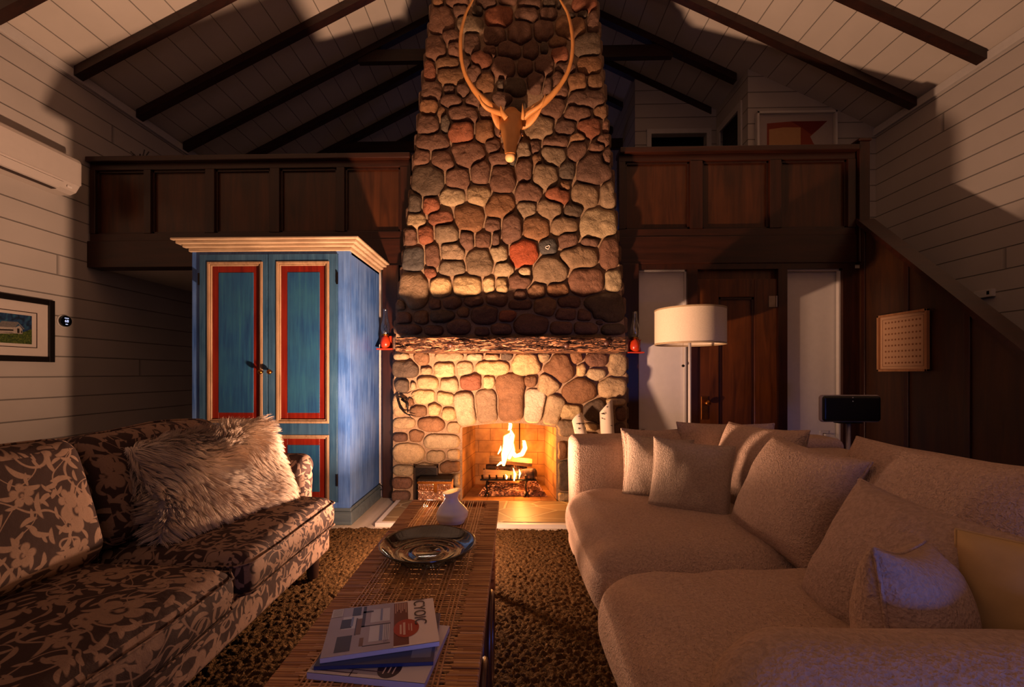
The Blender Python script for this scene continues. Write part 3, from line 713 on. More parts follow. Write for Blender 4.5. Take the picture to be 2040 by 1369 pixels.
def flame(pts, rad, y, fl_=.6):
    b = MB(); pp = []; rs = []; n = len(pts); N = 22
    for k in range(N):
        t = k / (N - 1) * (n - 1); i = min(int(t), n - 2); f = t - i; f = f * f * (3 - 2 * f)
        x = pts[i][0] * (1 - f) + pts[i + 1][0] * f; yy = pts[i][1] * (1 - f) + pts[i + 1][1] * f; r = rad[i] * (1 - f) + rad[i + 1] * f
        pp.append(P(x, yy, Y=y)); rs.append(max(.0008, r * y / F))
    b.tube(pp, rs, n=14, flat=1.0); b.build('flame', fl.m, FIRE, smooth=True)
flame([(1003, 928), (1006, 905), (1012, 888), (1009, 872), (1017, 862)], [3, 8, 11, 7, .5], YG + .00)
flame([(1014, 915), (1018, 898), (1016, 882), (1021, 868), (1015, 851)], [3, 9, 8, 5, .5], YG + .03)
flame([(1012, 858), (1016, 853), (1017, 846), (1012, 838)], [.5, 4, 4, .5], YG + .04)
flame([(1024, 910), (1040, 905), (1046, 893), (1044, 880), (1040, 878)], [3, 5, 5, 4, .5], YG + .02)
flame([(1026, 908), (1020, 900), (1025, 892)], [5, 5, .5], YG + .02)
flame([(992, 905), (997, 896), (998, 888)], [1, 2.5, .4], YG + .08)
flame([(990, 928), (998, 922), (1004, 924)], [1, 3, .6], YG - .05)
flame([(1024, 958), (1026, 945), (1022, 932)], [2, 3, .5], YG - .08)
flame([(1033, 955), (1036, 943), (1034, 935)], [1, 2.5, .5], YG - .08)
flame([(1008, 957), (1010, 950), (1007, 945)], [1, 2.2, .5], YG - .08)

# ================================================================ THINGS ON AND BESIDE THE FIREPLACE
# birch logs
bi = NT('birch_bark', .7, spec=.3); s0 = bi.scale(bi.obj(), 9, 9, 26); bn = bi.noise(s0, 1.6, 3, .5, .3)
bi.color(bi.mix(bi.ramp(bn, [(.62, (0, 0, 0)), (.66, (1, 1, 1))]), hexc('#d9c9b4'), hexc('#2a1a12'))); bi.bump(bn, .3, .004)
cutw = plain('cut_wood', '#c79a66', .8, var=.15)
def birch(px0, py0, px1, py1, r, y0, y1, cut, label):
    top = P(px0, py0, Y=y0); bot = P(px1, py1, Y=y1); d = (bot - top); bot = top + d * ((top.z - .045) / (top.z - bot.z))
    b = MB(); ax = d.normalized(); u = ax.cross(Vector((0, 1, 0))).normalized(); v = u.cross(ax).normalized(); n = 18
    vs = []
    for k in range(n):
        a = 2 * PI * k / n; o_ = u * math.cos(a) * r + v * math.sin(a) * r; vs.append(top + o_ + ax * (cut * (math.cos(a) + 1) * r))
    for k in range(n): a = 2 * PI * k / n; vs.append(bot + u * math.cos(a) * r * 1.03 + v * math.sin(a) * r)
    b.add(vs, [(k, (k + 1) % n, n + (k + 1) % n, n + k) for k in range(n)])
    o = b.build('birch_log', bi.m, None, smooth=True); c = MB(); c.add(vs[:n], [tuple(range(n - 1, -1, -1))]); c.build('cut_end', cutw, o)
    tag(o, label, 'log', 'birch logs leaning by the fireplace'); return o
birch(1151, 838, 1161, 880, .050, 3.66, 3.55, -.6, 'left birch log leaning outward behind the cream sofa arm')
birch(1208, 822, 1211, 880, .057, 3.70, 3.62, -1.1, 'tall upright birch log with a slanted cut top, right of the other birch log')
# dark round stone end + iron hook
q = P(803, 790, Y=YC - .07); b = MB()
pts = [P(x, y, Y=YC - .09) for x, y in ((826, 788), (814, 794), (800, 793), (795, 790), (793, 797), (798, 812), (806, 822), (816, 828), (822, 836))]
b.tube(pts, [.002, .006, .010, .014, .018, .018, .013, .006, .002], n=8, flat=.6); b.tube([P(814, 826, Y=YC - .09), P(829, 829, Y=YC - .1)], [.006, .002], n=6)
b.tube([P(800, 795, Y=YC - .09), P(812, 804, Y=YC - .1), P(812, 822, Y=YC - .1)], [.012, .012, .004], n=8); b.tube([P(800, 793, Y=YC - .09), P(800, 793, Y=YC)], .006, n=6)
tag(b.build('iron_hook', M['iron'], None, smooth=True), 'black curved iron hook hanging on the left side of the stone surround', 'hook')
# kindling box and dark relief tile behind
em_b = NT('embossed_brass', .42, .8); sb = em_b.obj(); ww = em_b.vor(em_b.scale(sb, 1, 1, 1.4), 75, 'DISTANCE_TO_EDGE'); nn = em_b.noise(sb, 30, 3)
em_b.color(em_b.ramp(nn, [(.3, hexc('#9c6a4c')), (.7, hexc('#d8a884'))])); em_b.bump(ww, 1, .01)
a = P(831, 957, Y=3.56); c = P(900, 953, Y=3.56); kx0, kx1, kzt = a.x, c.x, a.z
kb = thing('kindling_box', 'embossed brass kindling box standing on the hearth behind the table end', 'box', ((kx0 + kx1) / 2, 3.62, .035))
MB().bevbox(kx0 + .006, kx1 - .006, 3.566, 3.70, .037, kzt - .005, .004).build('body', em_b.m, kb)
MB().bevbox(kx0, kx1, 3.56, 3.71, kzt - .008, kzt + .006, .003).build('lid', M['iron'], kb)
b = MB()
for z0 in (kzt - .03, kzt - .085): b.bevbox(kx0, kx1, 3.556, 3.566, z0, z0 + (.018 if z0 > kzt - .05 else .006), .002)
xm = kx0 + (kx1 - kx0) * .53; b.bevbox(xm - .014, xm + .014, 3.55, 3.566, kzt - .10, kzt - .02, .002)
for k in range(16):
    xx = kx0 + .02 + (kx1 - kx0 - .04) * k / 15
    if abs(xx - xm) > .02: b.rbox(xx - .004, xx + .004, 3.556, 3.568, kzt - .072, kzt - .045, .003, n=2)
b.build('embossing', M['brass'], kb)
a = P(825, 929, Y=3.73); c = P(872, 965, Y=3.73)
tl_ = thing('relief_tile', 'small black iron tile with a raised diamond pattern, behind the brass kindling box', 'tile', ((a.x + c.x) / 2, 3.74, .035))
MB().bevbox(a.x, c.x, 3.735, 3.76, .036, a.z, .003).build('plate', M['iron'], tl_)
b = MB(); cx_, cz_ = (a.x + c.x) / 2, a.z - .06; wd = (c.x - a.x) / 2
for k in (1, .6, .25):
    b.tube([(cx_ - wd * .8 * k, 3.733, cz_), (cx_, 3.733, cz_ + .045 * k), (cx_ + wd * .8 * k, 3.733, cz_), (cx_, 3.733, cz_ - .045 * k), (cx_ - wd * .8 * k, 3.733, cz_)], .004, n=5)
for q in ((a.x, a.x + .01, a.z), (c.x - .01, c.x, a.z)): b.box(q[0], q[1], 3.73, 3.736, .05, q[2])
b.box(a.x, c.x, 3.73, 3.736, a.z - .012, a.z); b.build('raised_pattern', plain('worn_iron', '#3a2d24', .4, .6), tl_)

# oil lamps on red brackets
red = plain('red_enamel', '#b03415', .3, var=.1)
def thin_glass(name, tint, rim, rough=.05, power=1.0):
    g_ = NT(name); lw_ = g_.n('ShaderNodeLayerWeight', {0: .45}, 1); f_ = g_.ramp(lw_, [(0, (.08, .08, .08)), (.6, (.22, .22, .22)), (1, (.75 * power, .75 * power, .75 * power))])
    a_ = g_.n('ShaderNodeBsdfTransparent', {0: tint}); c_ = g_.n('ShaderNodeBsdfAnisotropic', {0: rim, 'Roughness': rough})
    m_ = g_.n('ShaderNodeMixShader', {0: f_, 1: a_, 2: c_}); g_.t.links.new(m_, g_.t.nodes['Material Output'].inputs[0]); return g_
gl = thin_glass('clear_glass', (.93, .93, .93, 1), (.9, .9, .9, 1), .12)
ym = YW - .14
def oil_lamp(px, ytop, ybase, yb, label):
    c = P(px, ybase, Y=ym); top = P(px, ytop, Y=ym).z; bot = P(px, yb, Y=ym).z; z0 = c.z; H = top - z0
    t = thing('oil_lamp', label, 'oil lamp', (c.x, ym, bot), 'red oil lamps beside the mantel')
    w_ = .072
    b = MB(); b.bevbox(c.x - w_, c.x + w_, ym - .04, ym + .09, bot, bot + .012, .003).prism([(c.x - w_, bot), (c.x + w_, bot), (c.x + w_ * .85, bot + .06), (c.x + w_ * .85, z0 - .012), (c.x + w_, z0), (c.x - w_, z0), (c.x - w_ * .85, z0 - .012), (c.x - w_ * .85, bot + .06)], ym + .046, ym + .06)
    b.build('bracket', red, t)
    MB().lathe([(.001, bot + .014 - z0), (.036, bot + .014 - z0), (.043, -.06), (.036, -.02), (.02, -.006), (.018, 0)], c=(c.x, ym, z0), n=24).build('font', red, t, smooth=True)
    MB().lathe([(.018, 0), (.03, .004), (.03, .014), (.022, .02), (.001, .02)], c=(c.x, ym, z0), n=20).build('burner', M['brass'], t, smooth=True)
    k = H - .012; pr = [(.026, 0), (.034, .08), (.040, .22), (.038, .36), (.028, .55), (.021, .72), (.019, .9), (.021, 1.0)]
    pr = [(r, .012 + z * k) for r, z in pr]; pr += [(r - .0016, z) for r, z in reversed(pr)]
    MB().lathe(pr, c=(c.x, ym, z0), n=28).build('glass_chimney', gl.m, t, smooth=True)
    return t
oil_lamp(768, 616, 669, 697, 'glass oil lamp on a red bracket, left of the mantel beside the armoire')
oil_lamp(1265, 621, 676, 704, 'glass oil lamp on a red bracket, right of the mantel near the floor lamp')

# carved deer head
dw = wood('carved_wood', '#b9763a', '#dd9f5c', axis=2, scale=.5, rough=.5, bump=.0004, spec=.3)
dh = thing('deer_head', 'carved pale wooden deer head with long curved antlers on the chimney', 'deer head', (.0, YC - .06, 2.9))
# skull: sections from forehead to nose: (pixel y, half width px, centre Y, half depth)
b = MB(); secs = [(226, 14, 3.70, .05), (231, 19, 3.66, .085), (240, 21.5, 3.62, .10), (252, 21.5, 3.59, .10), (262, 20.5, 3.56, .095), (270, 18, 3.53, .085), (280, 14.5, 3.49, .07), (292, 12, 3.45, .058), (301, 10.5, 3.42, .05), (309, 9.5, 3.40, .044)]
NS = 28; cxh = 1018.5
for (py, hw, yy, hd) in secs:
    c = P(cxh - (py - 226) * .03, py, Y=yy); hw_ = hw * 1.1 * yy / F
    for k in range(NS):
        a = 2 * PI * k / NS; sx_ = math.cos(a); sy = math.sin(a)
        rx = hw_ * math.copysign(abs(sx_) ** .85, sx_)
        if 262 < py < 300 and sy < 0: rx *= 1 - .12 * abs(sy)
        b.v.append((c.x + rx, c.y + hd * math.copysign(abs(sy) ** .8, sy) * (1 if sy < 0 else .9), c.z + (.02 if sy > 0 else 0)))
m_ = len(secs); b.f = [(i * NS + k, i * NS + (k + 1) % NS, (i + 1) * NS + (k + 1) % NS, (i + 1) * NS + k) for i in range(m_ - 1) for k in range(NS)]
b.f += [tuple(range(NS)), tuple((m_ - 1) * NS + k for k in range(NS - 1, -1, -1))]
# neck stump to the chimney
b.tube([(P(1019, 238, Y=YC).x, YC - .03, P(1019, 236, Y=YC).z), (P(1019, 240, Y=3.70).x, 3.66, P(1019, 246, Y=3.66).z)], [.075, .07], n=20)
b.build('head', dw, dh, smooth=True, angle=50)
c = P(1016, 311, Y=3.385); b = MB(); b.rbox(c.x - .038, c.x + .038, 3.36, 3.44, c.z - .035, c.z + .03, .034, n=6); b.build('nose', plain('bare_wood', '#e8b878', .6), dh, smooth=True)
for sg in (-1, 1):
    X_ = lambda px: cxh + sg * px
    # eyes and brow ridges
    e = P(X_(20), 268, Y=3.545); bb = MB(); bb.rbox(e.x - .011, e.x + .011, 3.50, 3.54, e.z - .022, e.z + .022, .01, n=3); bb.xform(Matrix.Translation(e) @ Matrix.Rotation(sg * R(-25), 4, 'Y') @ Matrix.Translation(-e)).build('eye', plain('eye_dark', '#3a1a0a', .4), dh, smooth=True)
    bb = MB(); bb.tube([P(X_(15), 259, Y=3.51), P(X_(21), 263, Y=3.515), P(X_(23), 272, Y=3.53)], [.004, .008, .003], n=7).build('brow', dw, dh, smooth=True)
    # ears
    bb = MB(); N = 12; base = P(X_(20), 253, Y=3.60); tip = P(X_(60), 219, Y=3.50) if sg > 0 else P(X_(42), 217, Y=3.50)
    ax = tip - base; side = Vector((sg * .3, 0, -.9)).normalized(); fw = Vector((0, -1, 0)); L_ = 10
    for i in range(L_ + 1):
        t = i / L_; wv = .050 * math.sin(PI * min(1, .12 + t * .88)) ** .7 * (1 - .25 * t) + .002
        for k in range(N):
            a = 2 * PI * k / N; q = base + ax * t + side * math.cos(a) * wv + fw * (.008 * math.sin(a) - .02 * (math.cos(a) ** 2) + .02)
            bb.v.append(q)
    bb.f = [(i * N + k, i * N + (k + 1) % N, (i + 1) * N + (k + 1) % N, (i + 1) * N + k) for i in range(L_) for k in range(N)]
    bb.build('ear', dw, dh, smooth=True)
    # antler, given as pixels of the photograph with a distance of their own
    if sg < 0: path = [(1008, 236, 3.62, 9), (996, 226, 3.6, 10), (976, 211, 3.58, 9.5), (951, 187, 3.56, 7), (931, 157, 3.54, 5.6), (921, 128, 3.52, 5), (917.5, 95, 3.5, 4.8), (919, 62, 3.49, 4.6), (928, 27, 3.49, 3.8), (942, 0, 3.5, 2.4), (954, -22, 3.51, .8)]
    else: path = [(1037, 236, 3.62, 9), (1050, 226, 3.6, 10), (1071, 213, 3.58, 9.5), (1099, 190, 3.56, 7), (1124, 157, 3.54, 5.6), (1136, 128, 3.52, 5), (1141, 95, 3.5, 4.8), (1139, 62, 3.49, 4.6), (1131, 27, 3.49, 3.8), (1116, 0, 3.5, 2.4), (1104, -22, 3.51, .8)]
    pts = []; rs = []
    for i in range(len(path) - 1):
        p0, p1, p2, p3 = [path[max(0, min(len(path) - 1, j))] for j in (i - 1, i, i + 1, i + 2)]
        for k in range(6):
            t = k / 6; v = [.5 * (2 * p1[j] + (p2[j] - p0[j]) * t + (2 * p0[j] - 5 * p1[j] + 4 * p2[j] - p3[j]) * t * t + (3 * p1[j] - p0[j] - 3 * p2[j] + p3[j]) * t ** 3) for j in range(4)]
            pts.append(P(v[0], v[1], Y=v[2])); rs.append(v[3] * v[2] / F * (1 + .05 * math.sin(i * 2.1 + k)))
    an = MB().tube(pts, rs, n=14, flat=.75).build('antler', dw, dh, smooth=True)
    def tine(tn, n_=4):
        pp = []; rr_ = []
        for i in range(len(tn) - 1):
            for k in range(n_): t = k / n_; q = [tn[i][j] * (1 - t) + tn[i + 1][j] * t for j in range(4)]; pp.append(P(q[0], q[1], Y=q[2])); rr_.append(q[3] * .0041)
        pp.append(P(tn[-1][0], tn[-1][1], Y=tn[-1][2])); rr_.append(tn[-1][3] * .0041)
        for _ in range(2): pp = [pp[0]] + [(pp[i - 1] + pp[i] * 2 + pp[i + 1]) / 4 for i in range(1, len(pp) - 1)] + [pp[-1]]
        MB().tube(pp, rr_, n=10).build('tine', dw, an, smooth=True)
    tine([(1000, 226, 3.54, 6), (986, 222, 3.50, 5.5), (970, 216, 3.46, 4.4), (959, 205, 3.43, 3), (954, 190, 3.42, .5)] if sg < 0 else [(1044, 234, 3.52, 6), (1058, 222, 3.48, 5.5), (1070, 215, 3.45, 4.4), (1081, 205, 3.43, 3), (1087, 186, 3.42, .5)])
    tine([(1009, 236, 3.50, 6), (1001, 226, 3.48, 5), (997, 209, 3.46, .5)] if sg < 0 else [(1041, 238, 3.48, 4), (1042, 226, 3.45, 3), (1041, 206, 3.44, .4)])
# ================================================================ ARMOIRE
def painted(name, c1, c2, c3, axis=2, rough=.4):
    m = NT(name, rough, spec=.4); k = [26, 26, 26]; k[axis] = 1.6
    n1 = m.noise(m.scale(m.obj(), *k), 1.5, 5, .65); n2 = m.noise(m.obj(), 3.2, 4)
    c = m.ramp(n1, [(.3, hexc(c1)), (.55, hexc(c2)), (.75, hexc(c3))])
    m.color(m.mix(m.ramp(n2, [(.4, (0, 0, 0)), (.75, (.6, .6, .6))]), c, hexc(c3))); m.bump(n1, .3, .0015)
    return m.m
blue = painted('blue_paint', '#26427c', '#446fb6', '#7496cc'); teal = painted('teal_panel', '#1b3a66', '#235078', '#306478'); dblue = painted('door_blue', '#1e3c5c', '#305676', '#4c6e88')
redp = painted('red_paint', '#560f08', '#74180d', '#8a2a16'); crm = painted('worn_cream', '#8c6c4e', '#b09070', '#705641')
crm0 = painted('worn_cornice', '#a0866a', '#c2aa8a', '#7e624a', axis=0)
AF = P(697, 1045, Z=0).y; a0 = P(383, 900, Y=AF).x; a1 = P(697, 900, Y=AF).x; AB = YW - .03; zc_t = P(700, 497, Y=AF).z
def ax_(px): return P(px, 700, Y=AF).x
def azz(py): return P(540, py, Y=AF).z
ar = thing('armoire', 'tall blue painted armoire with red and cream trimmed doors, under the loft', 'armoire', ((a0 + a1) / 2, (AF + AB) / 2, 0))
d0, d1, dm = ax_(399), ax_(673), ax_(535); dzt, dzb = azz(507), .17
b = MB()
b.bevbox(a0, a0 + .02, AF + .03, AB, .1, zc_t, .003).bevbox(a1 - .02, a1, AF + .03, AB, .1, zc_t, .003).box(a0, a1, AB - .01, AB, .1, zc_t).box(a0, a1, AF + .03, AB, .1, .13).box(a0, a1, AF + .03, AB, zc_t - .03, zc_t)
b.box(a0, d0 - .003, AF, AF + .03, dzb - .003, dzt + .003).box(d1 + .003, a1, AF, AF + .03, dzb - .003, dzt + .003).box(a0, a1, AF, AF + .03, dzt + .003, zc_t).box(a0, a1, AF, AF + .03, .1, dzb - .003)
b.build('body', blue, ar)
b = MB()                                                             # moulded cornice, three steps
ov = abs(ax_(383) - P(357, 478, Y=AF - .1).x)
for z0, z1, o in ((zc_t - .012, zc_t + .014, .018), (zc_t + .014, zc_t + .034, .045), (zc_t + .034, zc_t + .056, .075), (zc_t + .056, zc_t + .072, .098)):
    b.bevbox(a0 - o, a1 + o, AF - o, AB, z0, z1, .005)
b.build('cornice', crm0, ar)
b = MB(); b.bevbox(a0 - .02, a1 + .02, AF - .02, AB, 0, .1, .006).bevbox(a0 - .012, a1 + .012, AF - .012, AB, .1, .125, .006)
b.build('plinth', painted('grey_blue_plinth', '#3c4a52', '#57666c', '#6a7474', axis=0), ar)
def ringbox(b, x0, x1, z0, z1, w_, ya, yb_):
    b.bevbox(x0, x0 + w_, ya, yb_, z0, z1, .003).bevbox(x1 - w_, x1, ya, yb_, z0, z1, .003).bevbox(x0 + w_, x1 - w_, ya, yb_, z0, z0 + w_, .003).bevbox(x0 + w_, x1 - w_, ya, yb_, z1 - w_, z1, .003)
for side, (xa, xb, pa, pb) in enumerate(((d0, dm - .003, ax_(415), ax_(525)), (dm + .003, d1, ax_(552), ax_(657)))):
    root = MB()
    rows = ((azz(843), azz(522)), (azz(1000), azz(866)))
    root.bevbox(xa, pa, AF - .012, AF + .018, dzb, dzt, .003).bevbox(pb, xb, AF - .012, AF + .018, dzb, dzt, .003)
    zz_ = [dzb, rows[1][0], rows[1][1], rows[0][0], rows[0][1], dzt]
    for i in (0, 2, 4): root.bevbox(pa, pb, AF - .012, AF + .018, zz_[i], zz_[i + 1], .003)
    do = root.build('door', dblue, ar)
    for z0, z1 in rows:
        t_ = MB(); ringbox(t_, pa, pb, z0, z1, .018, AF - .018, AF + .01); ringbox(t_, pa + .018, pb - .018, z0 + .018, z1 - .018, .012, AF - .010, AF + .012); t_.build('cream_moulding', crm, do)
        t_ = MB(); ringbox(t_, pa + .03, pb - .03, z0 + .03, z1 - .03, .05, AF + .002, AF + .014); t_.build('red_border', redp, do)
        MB().bevbox(pa + .078, pb - .078, AF + .0, AF + .014, z0 + .078, z1 - .078, .004).build('panel', teal, do)
    kx = ax_(525 if side == 0 else 543); kz = azz(741)
    MB().lathe([(.001, 0), (.008, 0), (.007, .018), (.017, .026), (.019, .036), (.012, .046), (.001, .048)], n=18).xform(Matrix.Translation((kx, AF - .012, kz)) @ Matrix.Rotation(R(90), 4, 'X')).build('knob', M['brass'], do, smooth=True)
    hx = d0 - .001 if side == 0 else d1 + .001
    for hz in (azz(556), azz(955)):
        MB().tube([(hx, AF - .016, hz - .045), (hx, AF - .016, hz + .045)], .007, n=8).build('hinge', M['iron'], do)

# ================================================================ FLORAL SOFA (left)
ZS = .455
fs = thing('floral_sofa', 'long floral-upholstered sofa in brown and beige along the left side', 'sofa', (-1.45, 1.3, 0))
def soft(amp, sc_=3.5, seed=0):
    def f(p): return p + noise.noise_vector(Vector((p.x * sc_ + seed, p.y * sc_, p.z * sc_))) * amp
    return f
FX = -.985; FE = 2.40
MB().rbox(-2.05, FX - .03, .1, FE - .03, .17, .34, .03, n=4).build('base', M['floral'], fs, smooth=True, uv=True)
def backfn(p):
    k = max(0, (p.z - .3)) ; return p + Vector((-.22 * k, 0, 0)) + noise.noise_vector(p * 3) * .008
MB().rbox(-1.98, -1.72, .1, FE + .08, .17, .86, .09, n=6, fn=backfn, m=10).build('back', M['floral'], fs, smooth=True, uv=True)
def seat(y0, y1, seed):
    b = MB(); b.rbox(-1.75, FX, y0, y1, ZS - .16, ZS, .07, n=6, puff=.045, fn=soft(.010, 3, seed), m=12)
    o = b.build('seat_cushion', M['floral'], fs, smooth=True, uv=True)
    c = MB(); r_ = .045
    for z in (ZS - .022, ZS - .135):
        f_ = soft(.010, 3, seed); pts = []
        for k in range(25): pts.append(f_(Vector((FX - .004, y0 + r_ + (y1 - y0 - 2 * r_) * k / 24, z))))
        for k in range(12): pts.append(f_(Vector((FX - r_ - .5 * k / 11, y1 - .004, z))))
        c.tube([f_(Vector((FX - r_ - .5 * k / 11, y0 + .004, z))) for k in range(11, -1, -1)] + pts, .0045, n=6)
    c.build('piping', M['floral'], o, smooth=True, uv=True)
seat(.12, .80, 3); seat(.80, 1.545, 0); seat(1.56, FE, 5)
def rot_box(dim, r_, M_, puff=0, seed=0, n=6, m=10, amp=.012):
    b = MB(); w_, d_, h_ = dim
    b.rbox(-w_ / 2, w_ / 2, -h_ / 2, h_ / 2, -d_ / 2, d_ / 2, r_, n=n, puff=puff, fn=soft(amp, 4, seed), m=m)
    b.xform(M_ @ Matrix.Rotation(R(90), 4, 'X')); return b
def backcush(y, w_, h_, x, z, seed, tilt=-17):
    M_ = Matrix.Translation((x, y, z)) @ Matrix.Rotation(R(90), 4, 'Z') @ Matrix.Rotation(R(tilt), 4, 'X')
    o = rot_box((w_, .17, h_), .075, M_, puff=.05, seed=seed).build('back_cushion', M['floral'], fs, smooth=True, uv=True)
    c = MB(); pts = []
    for k in range(61):
        t = k / 60 * 4; s_ = int(t) % 4; f = t - int(t); e = .055
        q = [(-1 + 2 * f, 1), (1, 1 - 2 * f), (1 - 2 * f, -1), (-1, -1 + 2 * f)][s_]
        L_ = max(1.0, (abs(q[0]) ** 8 + abs(q[1]) ** 8) ** (1 / 8))
        v = Vector((q[0] / L_ * (w_ / 2 - .002), q[1] / L_ * (h_ / 2 - .002), .045)); v = v + noise.noise_vector(Vector((v.x * 4 + seed, v.y * 4, v.z * 4))) * .012
        pts.append(M_ @ Matrix.Rotation(R(90), 4, 'X') @ v)
    c.tube(pts, .0045, n=6, cap=False).build('piping', M['floral'], o, smooth=True, uv=True)
backcush(.45, .72, .46, -1.60, ZS + .235, 2); backcush(1.17, .74, .46, -1.60, ZS + .235, 6); backcush(1.93, .74, .46, -1.63, ZS + .235, 9)
# far low arm, set back from the front
b = MB(); b.rbox(-1.8, -1.16, FE - .02, FE + .10, .17, .62, .06, n=6, fn=soft(.01, 5, 4), m=6); b.build('arm', M['floral'], fs, smooth=True, uv=True)
b = MB(); b.rbox(-1.75, -1.16, FE - .04, FE + .12, .55, .69, .07, n=6, m=4); b.build('arm_roll', M['floral'], fs, smooth=True, uv=True)
for x, y in ((-1.10, 2.33), (-1.85, 2.3), (-1.10, .3), (-1.85, .3)):
    MB().lathe([(.026, .034), (.03, .05), (.034, .12), (.038, .17)], c=(x, y, .0), n=16, cap=True).build('leg', M['legw'], fs, smooth=True, angle=40)

# sheepskin cushion
def pillow_bm(w_, h_, t_, seed=0, n=22, pinch=.07, wr=.008):
    vs = []; fs_ = []
    def pos(u, v, sg):
        x = u * (1 - pinch * (1 - v * v)); z = v * (1 - pinch * (1 - u * u))
        k = max(0, (1 - u * u)) * max(0, (1 - v * v)); y = sg * t_ / 2 * (k ** .42)
        p = Vector((x * w_ / 2, -y, z * h_ / 2)); k2 = min(1, k * 3)
        return p + noise.noise_vector(Vector((p.x * 7 + seed, p.z * 7, sg * 2))) * wr * (.4 + k2) + Vector((0, noise.noise(Vector((p.x * 16 + seed, p.z * 16, sg))) * wr * .6 * k2, 0))
    g = [math.sin(PI / 2 * (2 * i / n - 1)) for i in range(n + 1)]
    for sg in (1, -1):
        o = len(vs)
        for j in range(n + 1):
            for i in range(n + 1):
                ed = i in (0, n) or j in (0, n)
                vs.append(pos(g[i], g[j], 1 if ed else sg) if not ed else pos(g[i], g[j], 0) )
        for j in range(n):
            for i in range(n):
                q = (o + j * (n + 1) + i, o + j * (n + 1) + i + 1, o + (j + 1) * (n + 1) + i + 1, o + (j + 1) * (n + 1) + i)
                fs_.append(q if sg > 0 else tuple(reversed(q)))
    rim = [pos(g[i], -1, 0) for i in range(n)] + [pos(1, g[i], 0) for i in range(n)] + [pos(g[n - i], 1, 0) for i in range(n)] + [pos(-1, g[n - i], 0) for i in range(n + 1)]
    return vs, fs_, rim
def PM(c, yaw, tilt, roll=0): return Matrix.Translation(c) @ Matrix.Rotation(R(yaw), 4, 'Z') @ Matrix.Rotation(R(tilt), 4, 'X') @ Matrix.Rotation(R(roll), 4, 'Y')
def pillow(label, c, w_, h_, t_, yaw, tilt, roll=0, mat=None, seed=0, pipe=.004, pinch=.07, group='cream cushions on the white sofa'):
    vs, fs_, rim = pillow_bm(w_, h_, t_, seed, pinch=pinch); M_ = PM(c, yaw, tilt, roll)
    c = Vector(c) + Vector((0, 0, -.006)); h_ *= .96; M_ = PM(c, yaw, tilt, roll)
    t = thing('throw_pillow', label, 'pillow', tuple(c), group)
    b = MB(); b.add(vs, fs_); b.xform(M_); o = b.build('cover', mat, t, smooth=True)
    if pipe: MB().tube([M_ @ p for p in rim], pipe, n=6, cap=False).build('piping', mat, t, smooth=True)
    return t, vs, fs_, M_
wool = NT('sheepskin_wool', .75, spec=.15); wn = wool.noise(wool.obj(), 12, 3)
wool.color(wool.ramp(wn, [(.3, hexc('#bba088')), (.7, hexc('#dccab6'))])); wool.b.inputs['Sheen Weight'].default_value = .3
SK = (Vector((-1.375, 1.99, ZS + .215)))
vs, fs_, rim = pillow_bm(.66, .43, .17, 3); M_ = PM(SK, 70, -24, -4)
sk = thing('sheepskin_cushion', 'shaggy white sheepskin cushion lying on the far end of the floral sofa', 'cushion', tuple(SK))
b = MB(); b.add(vs, fs_); b.xform(M_); b.build('cushion_body', wool.m, sk, smooth=True)
